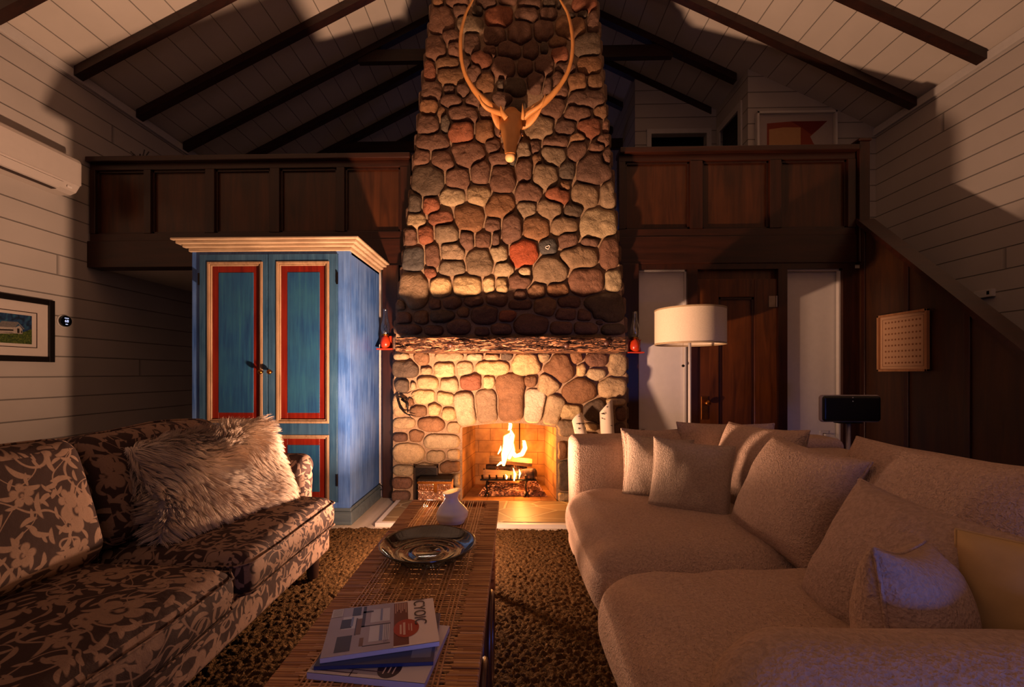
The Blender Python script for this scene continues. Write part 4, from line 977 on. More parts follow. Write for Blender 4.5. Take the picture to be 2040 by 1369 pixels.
def fur(vs, fs_, M_, N, L, seed, name, parent):
    rng = np.random.default_rng(seed); V = np.array([tuple(M_ @ Vector(v)) for v in vs]); Q = np.array(fs_)
    A = V[Q]; n_ = np.cross(A[:, 2] - A[:, 0], A[:, 3] - A[:, 1]); ar_ = np.linalg.norm(n_, axis=1); n_ /= np.maximum(ar_, 1e-12)[:, None]
    def pick(k):
        f = rng.choice(len(Q), k, p=ar_ / ar_.sum()); u = rng.random((k, 1)); v = rng.random((k, 1)); a = A[f]
        return (a[:, 0] * (1 - u) * (1 - v) + a[:, 1] * u * (1 - v) + a[:, 2] * u * v + a[:, 3] * (1 - u) * v), n_[f]
    gp, gn = pick(1300); pp, pn = pick(N)
    if gn.mean() == 0: pass
    def direc(p, n):
        out = np.empty_like(p)
        for i in range(len(p)):
            q = noise.noise_vector(Vector(p[i]) * 4.2 + Vector((2.3, 5.1, 1.7))) ; out[i] = (q.x * .85 + .22 * (1 if i % 5 else .4), q.y * .85 + .16, q.z * .85 - .36)
        d = out - n * np.sum(out * n, axis=1, keepdims=True) * .6
        return n * .50 + d
    gd = direc(gp, gn); pd = direc(pp, pn)
    near = np.empty(N, int)
    for s0 in range(0, N, 4000):
        dd = ((pp[s0:s0 + 4000, None, :] - gp[None]) ** 2).sum(-1); near[s0:s0 + 4000] = dd.argmin(1)
    gtip = gp + gd / np.linalg.norm(gd, axis=1, keepdims=True) * L * (.8 + .4 * rng.random((len(gp), 1)))
    ln = L * (.75 + .5 * rng.random((N, 1))); pd /= np.linalg.norm(pd, axis=1, keepdims=True); tip = pp + pd * ln
    cl_ = .5; tip = tip * (1 - cl_) + gtip[near] * cl_
    ctrl = pp + pn * L * .40 + (tip - pp) * .25
    S = 5; side = np.cross(tip - pp, pn); side /= np.maximum(np.linalg.norm(side, axis=1, keepdims=True), 1e-9)
    rnd = rng.normal(size=side.shape) * .5; side = side + rnd; side /= np.linalg.norm(side, axis=1, keepdims=True)
    vv = []; 
    for k in range(S + 1):
        t = k / S; c = pp * (1 - t) ** 2 + ctrl * 2 * t * (1 - t) + tip * t * t; wd = .0011 * (1 - .8 * t)
        vv.append(c - side * wd); vv.append(c + side * wd)
    vv = np.stack(vv, 1).reshape(-1, 3); base = np.arange(N)[:, None] * (2 * (S + 1))
    ff = np.concatenate([base + np.array([[2 * k, 2 * k + 1, 2 * k + 3, 2 * k + 2]]) for k in range(S)], 1).reshape(-1, 4)
    vv -= np.array(parent.location)
    me = bpy.data.meshes.new(name); me.vertices.add(len(vv)); me.vertices.foreach_set('co', vv.astype(np.float32).ravel())
    me.loops.add(ff.size); me.loops.foreach_set('vertex_index', ff.astype(np.int32).ravel()); me.polygons.add(len(ff))
    me.polygons.foreach_set('loop_start', np.arange(0, ff.size, 4, dtype=np.int32)); me.update(calc_edges=True)
    me.materials.append(wool.m); o = bpy.data.objects.new(name, me); COL.objects.link(o); o.parent = parent; return o
fu = fur(vs, fs_, M_, 42000, .066, 5, 'wool', sk); fu['kind'] = 'stuff'

# ================================================================ CREAM SOFA (right)
cs = thing('cream_sofa', 'deep cream boucle sofa along the right side of the room', 'sofa', (1.1, 1.6, 0))
MB().rbox(.385, 1.93, .74, 2.58, .05, .30, .03, n=4).build('base', M['boucle'], cs, smooth=True)
def droop(seed):
    def f(p):
        q = p + noise.noise_vector(Vector((p.x * 3 + seed, p.y * 3, p.z * 3))) * .012
        return q + Vector((0, 0, .006 * math.sin(p.x * 26 + p.y * 18 + seed) * max(0, min(1, (1.0 - p.x) * 3)) * (1 if p.z > .42 else 0)))
    return f
MB().rbox(.285, 1.6, 1.545, 2.56, .20, .475, .13, n=8, puff=.05, fn=droop(1), m=16).build('seat_cushion', M['boucle'], cs, smooth=True)
MB().rbox(.275, 1.6, .72, 1.54, .20, .475, .13, n=8, puff=.045, fn=droop(7), m=16).build('seat_cushion', M['boucle'], cs, smooth=True)
MB().rbox(.345, 1.94, 2.56, 2.80, .05, .765, .045, n=6, puff=.008, fn=soft(.006, 4, 2), m=10).build('arm', M['boucle'], cs, smooth=True)
def armwarp(p): return soft(.008, 4, 8)(p) + Vector((-(.80 - p.y) * .35 * max(0, 1 - (p.x - .35) * 3), 0, 0))
MB().rbox(.345, 1.96, .57, .81, .05, .728, .118, n=8, puff=.006, fn=armwarp, m=12).build('arm', M['boucle_near'], cs, smooth=True)
MB().rbox(1.60, 1.94, .70, 2.60, .05, .72, .06, n=6, fn=soft(.006, 4, 3), m=10).build('back', M['boucle'], cs, smooth=True)
bc, bn = M['boucle'], M['boucle_near']
pillow('flat cream cushion leaning on the far arm, leftmost cushion of the cream sofa', (.80, 2.47, .665), .37, .35, .11, 0, -6, 0, bc, 1)
pillow('wide cream back cushion in the far corner of the cream sofa, rear of all', (1.20, 2.47, .685), .56, .38, .15, 3, -5, 1, bc, 2)
pillow('small waffle-weave pillow half hidden behind a second square one', (.745, 2.27, .655), .33, .34, .12, -22, -10, 3, M['waffle'], 3)
pillow('square waffle-weave pillow in front, nearest of the pair by the far arm', (.83, 2.06, .655), .36, .36, .15, -28, -16, 3, M['waffle'], 4)
pillow('plump cream cushion third from the near arm along the sofa back, behind the waffle-weave pillow', (1.16, 2.13, .69), .50, .44, .20, -78, -20, -2, bc, 5)
pillow('plump cream cushion leaning low beside the waffle-weave pillow, middle of the sofa back', (1.07, 1.70, .675), .46, .44, .21, -82, -27, 3, bc, 6)
pillow('largest cream back cushion, nearest part of the sofa back, in front of the dark wall', (1.25, 1.34, .69), .72, .49, .22, -88, -22, -1, bc, 7)
pillow('large cream cushion in front of the biggest back cushion, near the near arm', (.965, 1.12, .64), .42, .41, .20, -84, -26, 4, bn, 8)
pillow('small cream pillow with a sharp bluish corner standing behind the near arm', (.805, .89, .64), .38, .33, .18, 38, -8, 10, bn, 9, pinch=.12)
pillow('rounded yellowish cushion at the right frame edge by the near arm', (1.05, .845, .64), .30, .35, .20, -50, -12, 0, plain('ochre_linen', '#b99a68', .85, var=.08, bump=.003), 10, pinch=.03)

# ================================================================ RUG
rg = NT('shag_rug', .95, spec=.08); n1 = rg.noise(rg.obj(), 60, 4, .6, .8); n2 = rg.noise(rg.obj(), 4, 3)
rg.color(rg.mix(rg.math('MULTIPLY', n2, .5), rg.ramp(n1, [(.3, hexc('#2c1f14')), (.55, hexc('#5e4529')), (.75, hexc('#866844'))]), hexc('#4e3822'))); rg.bump(n1, 1, .02)
b = MB(); rx0, rx1, ry0, ry1 = -1.7, .9, .7, P(1060, 1054, Z=.02).y; NX, NY = 440, 400
xs = np.linspace(rx0, rx1, NX + 1); ys = np.linspace(ry0, ry1, NY + 1)
for j in range(NY + 1):
    for i in range(NX + 1):
        x, y = xs[i], ys[j]; q = Vector((x * 52, y * 52, 0)); e = min(i, NX - i, j, NY - j)
        z = .018 + .012 * noise.noise(q) + .009 * noise.noise(q * 2.7 + Vector((3, 1, 0))) + .004 * noise.noise(Vector((x * 5, y * 5, 2)))
        k = noise.noise_vector(q * .8) * .006
        b.v.append((x + k.x, y + k.y, max(.006, z) if e > 1 else .002 * e))
b.f = [(j * (NX + 1) + i, j * (NX + 1) + i + 1, (j + 1) * (NX + 1) + i + 1, (j + 1) * (NX + 1) + i) for j in range(NY) for i in range(NX)]
tag(b.build('shag_rug', rg.m, None, smooth=True), 'brown shag rug lying between the two sofas', 'rug')

# ================================================================ COFFEE TABLE
TZ = .42; tx0, tx1 = -.586, -.085; ty0, ty1 = .62, 2.475
ct = thing('coffee_table', 'long low rattan coffee table with a woven cane top', 'coffee table', ((tx0 + tx1) / 2, (ty0 + ty1) / 2, 0))
cane = NT('cane', .42, spec=.5); cn = cane.noise(cane.scale(cane.obj(), 2, 60, 60), 1.5, 3)
cane.color(cane.ramp(cn, [(.3, hexc('#6b3f1e')), (.5, hexc('#a06a38')), (.72, hexc('#c99a62'))]))
canel = NT('cane_light', .35, spec=.5); cn = canel.noise(canel.obj(), 30, 3); canel.color(canel.ramp(cn, [(.3, hexc('#9a6a3c')), (.7, hexc('#d0a06a'))]))
bw = .072
for side in (0, 1):
    b = MB(); y = ty0
    while y < ty1 - .004:
        d_ = random.uniform(.0075, .0115); e_ = bw + random.uniform(-.006, .012)
        x0, x1 = (tx0, tx0 + e_) if side == 0 else (tx1 - e_, tx1)
        b.rbox(x0, x1, y, y + d_ - .0006, TZ - .034, TZ + random.uniform(-.001, .001), .0035, n=2)
        y += d_
    b.build('wrapped_side_rail', cane.m, ct)
b = MB(); b.rbox(tx0, tx1, ty1 - .03, ty1 + .006, TZ - .034, TZ + .002, .012, n=4).rbox(tx0, tx1, ty0 - .006, ty0 + .03, TZ - .034, TZ + .002, .012, n=4); b.build('end_rail', cane.m, ct, smooth=True)
b = MB(); nx = 28
for i in range(nx):
    x = tx0 + bw + .004 + (tx1 - tx0 - 2 * bw - .008) * (i + .5) / nx
    if i % 4 == 3: continue
    b.tube([(x + random.uniform(-.001, .001), ty0 + .02 + (ty1 - ty0 - .04) * k / 6, TZ - .001) for k in range(7)], .0030, n=6, cap=False)
y = ty0 + .03; k = 0
while y < ty1 - .12:
    b.box(tx0 + .05, tx1 - .05, y, y + .005, TZ - .0055, TZ - .0015); k += 1; y += .0105 if k % 3 else .016
b.build('woven_cane', canel.m, ct, smooth=False)
b = MB()
for i in range(5):
    x = tx0 + .07 + (tx1 - tx0 - .14) * i / 4; b.box(x - .012, x + .012, ty0 + .02, ty1 - .02, TZ - .03, TZ - .012)
b.build('under_slats', plain('dark_slat', '#1a0c06', .7), ct)
for x in (tx0 + .03, tx1 - .03):
    for y in (ty0 + .2, ty1 - .25):
        MB().tube([(x, y, TZ - .03), (x, y, .036)], .019, n=12).build('leg', cane.m, ct, smooth=True)
    for yc in (ty0 + .55, 1.55):
        pts = [(x + (.012 if x > -.3 else -.012), yc + .13 * math.cos(a), .20 + .17 * math.sin(a)) for a in np.linspace(0, 2 * PI, 30)]
        bb = MB()
        for o_ in (0, .02): bb.tube([(p[0] + o_ * (1 if x > -.3 else -1), yc + (p[1] - yc) * (1 - o_ * 5), .20 + (p[2] - .20) * (1 - o_ * 5)) for p in pts], .010, n=8, cap=False)
        bb.build('cane_loop', plain('dark_cane', '#4a2410', .35), ct, smooth=True)

# platter
gs = thin_glass('smoked_glass', (.30, .33, .36, 1), (.7, .75, .8, 1), .06, .9)
pc = P(853, 1086, Z=TZ + .045); prr = .186
pr = [(.001, .012), (.045, .012), (.052, .016), (.062, .009), (.085, .007), (.105, .012), (.125, .010), (.15, .018), (.172, .034), (prr, .048), (prr + .002, .052), (prr, .054), (.176, .047), (.168, .040), (.15, .026), (.13, .018), (.10, .02), (.085, .013), (.06, .015), (.045, .019), (.001, .018)]
pr2 = [(.001, .0), (.10, .0), (.12, .002), (.14, .008), (.16, .022), (.176, .038), (prr + .004, .049), (prr + .005, .053), (prr + .002, .055), (prr - .008, .048), (.165, .032), (.145, .019), (.128, .013), (.118, .017), (.108, .012), (.085, .009), (.068, .011), (.060, .016), (.05, .010), (.001, .008)]
tag(MB().lathe(pr2, c=(pc.x, pc.y, TZ + .006), n=72).build('glass_platter', gs.m, None, smooth=True), 'round smoked glass platter with a raised centre ring on the coffee table', 'platter')
# vase: twisted paper-like porcelain
pv = NT('porcelain', .35, base=hexc('#e4d6c8'), spec=.5); pv.b.inputs['Subsurface Weight'].default_value = .6; pv.b.inputs['Subsurface Radius'].default_value = (.02, .015, .01); pv.b.inputs['Subsurface Scale'].default_value = .5
vp = P(900, 1040, Z=TZ); b = MB(); NL, NA = 26, 48
for side in (0, 1):
    for i in range(NL + 1):
        t = i / NL if side == 0 else 1 - i / NL; h = t * .145
        w_ = float(np.interp(t, [0, .12, .3, .5, .66, .78, .9, 1], [.074, .085, .083, .064, .041, .034, .040, .052]))
        for k in range(NA):
            a = 2 * PI * k / NA; tw = a + t * 1.1; sq = (abs(math.cos(tw)) ** 3.2 + abs(math.sin(tw)) ** 3.2) ** (-1 / 3.2)
            r_ = w_ * (1 + (sq - 1) * (.9 - .4 * t)) - (.003 if side else 0); r_ = max(.003, r_ * (1 + .10 * math.sin(3 * a + 5 * t) * t * (1 - t) * 3))
            b.v.append((vp.x + r_ * math.cos(a) * .86, vp.y + r_ * math.sin(a) * .86, TZ + .006 + max(h, .003 if side else 0) + (.010 * math.cos(a) * max(0, t - .8) * 5)))
m_ = 2 * (NL + 1); b.f = [(i * NA + k, i * NA + (k + 1) % NA, (i + 1) * NA + (k + 1) % NA, (i + 1) * NA + k) for i in range(m_ - 1) for k in range(NA)] + [tuple(range(NA - 1, -1, -1))]
tag(b.build('vase', pv.m, None, smooth=True, angle=45), 'small twisted white porcelain vase on the far end of the coffee table', 'vase')

# magazines
pap = plain('magazine_paper', '#b9b2b6', .5, var=.03)
def mag(c0, ang, z, w_, h_, th, label, parts, cover, spine='#5a6488'):
    """c0 = bottom-left corner, ang in degrees; cover pieces in unit coordinates"""
    t = thing('magazine', label, 'magazine', (c0[0], c0[1], z), 'magazines fanned on the coffee table'); t.rotation_euler = (0, 0, R(ang))
    def put(b, name, m, par):
        me = bpy.data.meshes.new(name); me.from_pydata([tuple(v) for v in b.v], [], b.f); o = bpy.data.objects.new(name, me); COL.objects.link(o); me.materials.append(m); o.parent = par; return o
    put(MB().rbox(0, w_, .0015, h_, .0006, th - .0006, .001, n=2), 'pages', pap, t)
    cv = put(MB().box(0, w_, 0, h_, th - .0006, th).box(0, w_, 0, .0012, 0, th).box(0, w_, 0, h_, 0, .0006), 'cover', plain('cover_' + cover.strip('#'), cover, .3, var=.02), t)
    for i, (nm, colr, polys) in enumerate(parts):
        b = MB()
        for q in polys:
            if len(q) == 4 and not hasattr(q[0], '__len__'): q = [(q[0], q[2]), (q[1], q[2]), (q[1], q[3]), (q[0], q[3])]
            b.add([(a * w_, c * h_, th + .0001 + .00012 * i) for a, c in q], [tuple(range(len(q)))])
        put(b, nm, plain('ink_' + colr.strip('#') + '_%d' % i, colr, .3, var=.04), cv)
    return t, cv
def circ(cx, cy, rx, ry, n=28): return [(cx + rx * math.cos(2 * PI * k / n), cy + ry * math.sin(2 * PI * k / n)) for k in range(n)]
c3 = P(611, 1337, Z=TZ + .02)
mag((c3.x, c3.y), -6, TZ + .0005, .29, .23, .016, 'lowest of the three magazines, white with a dark round badge showing', [
    ('cover_photo', '#8d8a9c', [(.0, .62, .05, .95)]), ('cover_badge', '#2a1f2c', [circ(.66, .17, .1, .15)]), ('cover_lines', '#4a3c4c', [(.02, .42, .045, .06), (.25, .62, .10, .115), (.36, .37, .0, .1)]),
    ('badge_text', '#b9a9b0', [(.62, .63, .08, .26), (.66, .672, .1, .24), (.70, .71, .09, .24)])], '#c3bdc2')
c2 = P(624, 1326, Z=TZ + .03)
mag((c2.x, c2.y + .002), 5, TZ + .0170, .285, .215, .009, 'blue-edged magazine in the middle of the pile of three', [
    ('cover_photo', '#26325a', [(.0, 1, .0, 1)]), ('cover_figure', '#5a6488', [(.8, .97, .08, .4)])], '#2b3a66')
c1 = P(636, 1313, Z=TZ + .04)
g1, cv1 = mag((c1.x, c1.y + .003), 15, TZ + .0265, .288, .222, .012, 'top magazine with a red badge, brown strip and white cover band', [
    ('cover_photo', '#9a93a6', [(.0, .60, .0, 1)]),
    ('cover_window', '#bcbfd2', [(.12, .30, .50, .78), (.38, .56, .18, .52), (.38, .56, .58, .88)]),
    ('cover_strip', '#5e2418', [(.60, .735, .03, .97)]),
    ('cover_furniture', '#2c2230', [(.10, .23, .06, .36), (.20, .28, .78, .98), (.11, .21, .52, .72), (.30, .33, .5, .98), (.245, .26, .35, .72), (.30, .57, .505, .525), (.33, .57, .105, .12), (.30, .40, .82, .86)]),
    ('cover_table', '#6d4a2c', [(.255, .30, .36, .70), (.30, .335, .12, .28)]),
    ('cover_blue', '#6f7fae', [(.47, .50, .18, .50), (.47, .49, .6, .88), (.20, .22, .55, .76)]),
    ('cover_badge', '#9c2a16', [circ(.715, .36, .118, .19)]),
    ('barcode_patch', '#c9c6cc', [(.005, .105, .80, .985)]),
    ('barcode_lines', '#55505c', [(.012, .098, .82 + .018 * k, .826 + .018 * k) for k in range(9)]),
    ('cover_text', '#c9a79a', [(.612 + .017 * k, .619 + .017 * k, .97 - .26 + .04 * (k % 3), .95) for k in range(7)] + [(.655, .672, .24, .44), (.685, .706, .22, .48), (.735, .742, .3, .44), (.758, .768, .28, .44)]),
    ('caption_text', '#5a5a78', [(.515 + .016 * k, .519 + .016 * k, .12 + .02 * k, .50) for k in range(3)])], '#d9cfcf')
def text(body, size, M_, mat, parent, name, ext=.0002):
    cu = bpy.data.curves.new(name, 'FONT'); cu.body = body; cu.size = size; cu.align_x = 'CENTER'; cu.align_y = 'CENTER'; cu.extrude = ext; cu.space_character = 1.02
    o = bpy.data.objects.new(name, cu); COL.objects.link(o); cu.materials.append(mat); bpy.context.view_layer.update(); me = bpy.data.meshes.new_from_object(o.evaluated_get(bpy.context.evaluated_depsgraph_get())); me.name = name
    bpy.data.objects.remove(o); o = bpy.data.objects.new(name, me); COL.objects.link(o); o.parent = parent; o.matrix_local = M_; return o
ink = plain('ink_black', '#1c1a20', .4)
tt = text('ICYOIC', .047, Matrix.Translation((.288 * .845, .222 * .70, .0142)) @ Matrix.Rotation(R(-90), 4, 'Z') @ Matrix.Diagonal((.86, 1, 1, 1)), ink, cv1, 'masthead')

# ================================================================ FLOOR LAMP, SPEAKER
YL = 3.47; lc = P(1374, 650, Y=YL); rs_ = 65.5 * YL / F; zt_, zb_ = P(1374, 617, Y=YL).z, P(1374, 687, Y=YL).z
fl_ = thing('floor_lamp', 'unlit floor lamp with a wide cream drum shade in front of the dark door', 'floor lamp', (lc.x, YL, 0))
lin = NT('linen_shade', .85, spec=.1); sv = lin.sep(lin.obj()); li = lin.noise(lin.scale(lin.obj(), 40, 40, 260), 3, 2)
lin.color(lin.ramp(li, [(.3, hexc('#cfbda2')), (.7, hexc('#e2d2b8'))])); lin.bump(li, .3, .001)
prf = [(rs_, zb_), (rs_, zt_), (rs_ - .004, zt_), (rs_ - .004, zb_), (rs_, zb_)]
sh = MB().lathe(prf, c=(lc.x, YL, 0), n=64).build('lamp_shade', lin.m, fl_, smooth=True, angle=30)
b = MB(); 
for z in (zb_, zt_ - .01): b.lathe([(rs_ + .002, z - .001), (rs_ + .002, z + .011), (rs_ - .006, z + .011), (rs_ - .006, z - .001), (rs_ + .002, z - .001)], c=(lc.x, YL, 0), n=64)
b.build('shade_rim', plain('rim_tape', '#a08a68', .6), sh, smooth=True, angle=30)
b = MB()
for a in (R(20), R(140), R(260)): b.tube([(lc.x, YL, zt_ - .03), (lc.x + (rs_ - .004) * math.cos(a), YL + (rs_ - .004) * math.sin(a), zt_ - .008)], .002, n=5)
b.build('spider', M['trimw'], sh)
MB().tube([(lc.x, YL, .02), (lc.x, YL, zt_ - .02)], .012, n=14).build('pole', M['trimw'], fl_, smooth=True)
MB().lathe([(.001, 0), (.15, 0), (.15, .012), (.03, .022), (.001, .022)], c=(lc.x, YL, 0), n=40).build('lamp_base', M['trimw'], fl_, smooth=True, angle=40)
MB().lathe([(.001, 0), (.022, 0), (.022, .05), (.001, .05)], c=(lc.x, YL, zb_ + .07), n=20).build('socket', M['trimw'], fl_, smooth=True, angle=40)
MB().lathe([(.001, 0), (.018, .006), (.030, .03), (.026, .055), (.012, .075), (.011, .09)], c=(lc.x, YL, zb_ + .12), n=20).build('light_bulb', plain('opal', '#d8d0c0', .3, var=0), fl_, smooth=True)
q = P(1361, 729, Y=YL - .02); b = MB().tube([(q.x, YL - .02, zb_ + .08), (q.x, YL - .02, q.z + .01)], .0012, n=5); ch = b.build('pull_chain', M['brass'], fl_)
MB().rbox(q.x - .011, q.x + .011, YL - .031, YL - .009, q.z - .011, q.z + .011, .011, n=5).build('pull_ball', M['iron'], ch, smooth=True)

YS = 2.98; s0, s1 = P(1637, 787, Y=YS), P(1757, 842, Y=YS); xm = (s0.x + s1.x) / 2; sw = (s1.x - s0.x) / 2; szt, szb = s0.z, s1.z
sp = thing('speaker', 'wide black speaker with a pale rim on a slim stand behind the cream sofa', 'speaker', (xm, YS, szb))
grl = NT('speaker_grille', .35, base=hexc('#050505'), spec=.4); gv = grl.vor(grl.obj(), 320); grl.bump(gv, .2, .001)
MB().rbox(xm - sw, xm + sw, YS, YS + .045, szb, szt, .022, n=6).build('cabinet', plain('speaker_shell', '#9a908c', .5, var=.02), sp, smooth=True)
MB().rbox(xm - sw + .006, xm + sw - .006, YS - .010, YS + .03, szb + .006, szt - .006, .02, n=6).build('grille', grl.m, sp, smooth=True)
b = MB()
for dz in (.02, .045): b.rbox(xm - .003, xm + .003, YS - .012, YS - .008, szt - dz, szt - dz + .006, .002, n=2)
b.build('indicator_dots', plain('dot_white', '#e0e0e0', .4), sp)
ss = thing('speaker_stand', 'slim metal pole stand carrying the black speaker', 'stand', (xm, YS + .06, 0))
MB().tube([(xm, YS + .03, .012), (xm, YS + .03, szb - .006)], .014, n=14).build('pole', plain('grey_metal', '#8d8688', .35, .6), ss, smooth=True)
MB().bevbox(xm - .08, xm + .08, YS + .005, YS + .06, szb - .008, szb - .001, .003).build('mount_plate', M['iron'], ss)
MB().lathe([(.001, 0), (.15, 0), (.15, .01), (.001, .012)], c=(xm, YS + .03, 0), n=36).build('stand_base', M['iron'], ss, smooth=True, angle=40)

# ================================================================ WALL THINGS
def rect_on_x(px0, py0, px1, py1, X):
    a = P(px0, py0, X=X); c = P(px1, py1, X=X); return a, c
# framed print, left wall
X_ = XL; a = P(108, 600, X=X_ + .02); c = P(108, 722, X=X_ + .02); y1 = a.y; y0 = y1 - .62; z1, z0 = a.z, c.z
fr = thing('framed_print', 'dark-framed print of a white house on a green hill, left wall', 'picture', (X_ + .012, (y0 + y1) / 2, z0))
dkf = plain('dark_frame', '#120b08', .4, var=.1)
b = MB(); fw = .045
for q in ((y0, y0 + fw, z0, z1), (y1 - fw, y1, z0, z1), (y0 + fw, y1 - fw, z0, z0 + fw), (y0 + fw, y1 - fw, z1 - fw, z1)): b.bevbox(X_ + .001, X_ + .03, q[0], q[1], q[2], q[3], .003)
b.build('frame', dkf, fr)
MB().box(X_ + .002, X_ + .012, y0 + fw, y1 - fw, z0 + fw, z1 - fw).build('mat_board', plain('mat_board', '#cdbfb2', .8, var=.02), fr)
iy0, iy1, iz0, iz1 = y0 + .15, P(74, 700, X=X_ + .012).y, P(74, 694, X=X_ + .012).z, P(74, 624, X=X_ + .012).z
pr_ = MB()
for q in ((iy0, iy0 + .006, iz0, iz1), (iy1 - .006, iy1, iz0, iz1), (iy0, iy1, iz0, iz0 + .006), (iy0, iy1, iz1 - .006, iz1)): pr_.box(X_ + .012, X_ + .014, *q)
pr_.build('inner_fillet', plain('fillet', '#2a120c', .5), fr)
jy0, jy1, jz0, jz1 = iy0 + .035, iy1 - .04, iz0 + .03, iz1 - .03; W_, H_ = jy1 - jy0, jz1 - jz0
sky = NT('print_sky', .5); sn = sky.noise(sky.obj(), 14, 3, .6, 1.5); sky.color(sky.ramp(sn, [(.35, hexc('#10202e')), (.5, hexc('#1f3a5e')), (.65, hexc('#2c5a70'))]))
grs = NT('print_grass', .5); gn_ = grs.noise(grs.obj(), 60, 4, .6, 1); grs.color(grs.ramp(gn_, [(.35, hexc('#1c2a12')), (.55, hexc('#4a5a22')), (.72, hexc('#7a7434'))]))
def ppoly(m, polys, lift, name):
    b = MB()
    for q in polys: b.prism([(jy0 + u * W_, jz0 + v * H_) for u, v in q], X_ + .0121, X_ + .0121 + lift, axis=0)
    return b.build(name, m, art)
art = MB().prism([(jy0, jz0), (jy1, jz0), (jy1, jz1), (jy0, jz1)], X_ + .012, X_ + .0122, axis=0).build('print', sky.m, fr)
ppoly(grs.m, [[(0, 0), (1, 0), (1, .55), (.8, .42), (.5, .34), (0, .30)]], .0004, 'meadow')
hw_ = plain('print_white', '#a89c90', .5, var=.2, nscale=90)
ppoly(hw_, [[(.1, .34), (.74, .34), (.74, .5), (.66, .62), (.56, .55), (.1, .52)], [(0, .28), (.5, .33), (.5, .36), (0, .34)]], .0007, 'house_wall')
ppoly(plain('print_roof', '#6f6a66', .5, var=.2, nscale=90), [[(.08, .52), (.2, .72), (.62, .74), (.80, .52), (.77, .5), (.63, .68), (.55, .55)]], .0009, 'house_roof')
ppoly(plain('print_dark', '#2a2320', .5), [[(.60, .36), (.66, .36), (.66, .52), (.60, .52)], [(.15, .40), (.5, .42), (.5, .47), (.15, .45)], [(.70, .37), (.73, .37), (.73, .45), (.70, .45)]], .0011, 'house_openings')
# framed grid print on the stair wall
X_ = XS - .03; a = P(1749, 628, X=X_); c = P(1849, 740, X=X_); e_ = P(1849, 614, X=X_)
ya, yb_ = c.y, a.y; z0 = c.z; z1 = e_.z
g = thing('framed_print', 'square pale wood framed print with rows of small dots on the dark stair wall', 'picture', (XS - .015, (ya + yb_) / 2, z0))
pw = wood('pale_frame_wood', '#8a5c3a', '#c08a5c', axis=2, rough=.5); b = MB()
for q in ((ya, ya + .018, z0, z1), (yb_ - .018, yb_, z0, z1), (ya, yb_, z0, z0 + .018), (ya, yb_, z1 - .018, z1)): b.bevbox(X_ - .012, XS - .017, q[0], q[1], q[2], q[3], .002)
b.build('frame', pw, g)
ag = MB().box(X_ + .006, X_ + .010, ya + .018, yb_ - .018, z0 + .018, z1 - .018).build('print', plain('print_paper', '#c39a76', .8, var=.04), g)
b = MB()
for i in range(11):
    for j in range(8):
        yy = ya + .07 + (yb_ - ya - .14) * i / 10; z = z0 + .07 + (z1 - z0 - .14) * j / 7; b.prism([(yy + .0085 * math.cos(t), z + .0085 * math.sin(t)) for t in np.linspace(0, 2 * PI, 7)[:-1]], X_ + .0045, X_ + .006, axis=0)
b.build('dot_pattern', plain('dot_brown', '#8a5a38', .8), ag)['kind'] = 'stuff'
b = MB()
for q in ((ya + .045, yb_ - .045, z0 + .04, z0 + .043), (ya + .045, yb_ - .045, z1 - .043, z1 - .04), (ya + .04, ya + .043, z0 + .04, z1 - .04), (yb_ - .043, yb_ - .04, z0 + .04, z1 - .04)): b.box(X_ + .0045, X_ + .006, *q)
b.build('ruled_border', plain('rule_brown', '#8a5f40', .8), ag)
# thermostat
X_ = XL; c = P(132, 640, X=X_ + .03); tm = thing('thermostat', 'round black thermostat with a lit display on the left wall', 'thermostat', (X_ + .001, c.y, c.z))
def disc(r_, x0, x1, m, name, par, seg=32, bev=.004):
    b = MB(); b.lathe([(.0005, x0), (r_, x0), (r_, x1 - bev), (r_ - bev, x1), (.0005, x1)], n=seg)
    b.v = [(X_ + v[2], c.y + v[0], c.z + v[1]) for v in b.v]; return b.build(name, m, par, smooth=True, angle=35)
disc(.058, .001, .012, M['trimw'], 'back_plate', tm); disc(.050, .012, .034, plain('gloss_black', '#05060c', .15, var=0), 'dial', tm)
lcd = NT('lit_digits', .5); lcd.b.inputs['Emission Color'].default_value = (.45, .6, 1, 1); lcd.b.inputs['Emission Strength'].default_value = 1.2
ts = text('68', .034, Matrix.Identity(4), lcd.m, tm, 'display_digits', .0003); ts.matrix_local = Matrix.Translation((.0345, 0, 0)) @ Matrix.Rotation(R(90), 4, 'Z') @ Matrix.Rotation(R(90), 4, 'X')
b = MB(); 
for dz, hw2 in ((.026, .018), (-.028, .010)): b.box(X_ + .0342, X_ + .0346, c.y - hw2, c.y + hw2, c.z + dz - .0025, c.z + dz + .0025)
b.build('display_lines', lcd.m, tm)
# air conditioner
X_ = XL; a = P(160, 322, X=X_ + .22); bt = P(150, 386, X=X_ + .2); y1 = P(158, 340, X=X_ + .2).y; z1 = P(160, 316, X=X_ + .22).z; z0 = bt.z; y0 = y1 - .90
ac = thing('air_conditioner', 'white wall-mounted air conditioner high on the left wall', 'air conditioner', (X_ + .1, (y0 + y1) / 2, z0))
acw = plain('ac_plastic', '#cfc3b8', .35, var=.02)
prof = [(.002, z1), (.17, z1), (.205, z1 - .03), (.215, z1 - .10), (.205, z0 + .075), (.17, z0 + .02), (.12, z0), (.002, z0)]
MB().prism([(X_ + x, z) for x, z in prof], y0, y1, axis=1).build('housing', acw, ac)
MB().prism([(X_ + .207, z0 + .075), (X_ + .222, z0 + .08), (X_ + .224, z1 - .05), (X_ + .208, z1 - .02), (X_ + .17, z1 + .003), (X_ + .165, z1)], y0 + .004, y1 - .004, axis=1).build('front_panel', acw, ac)
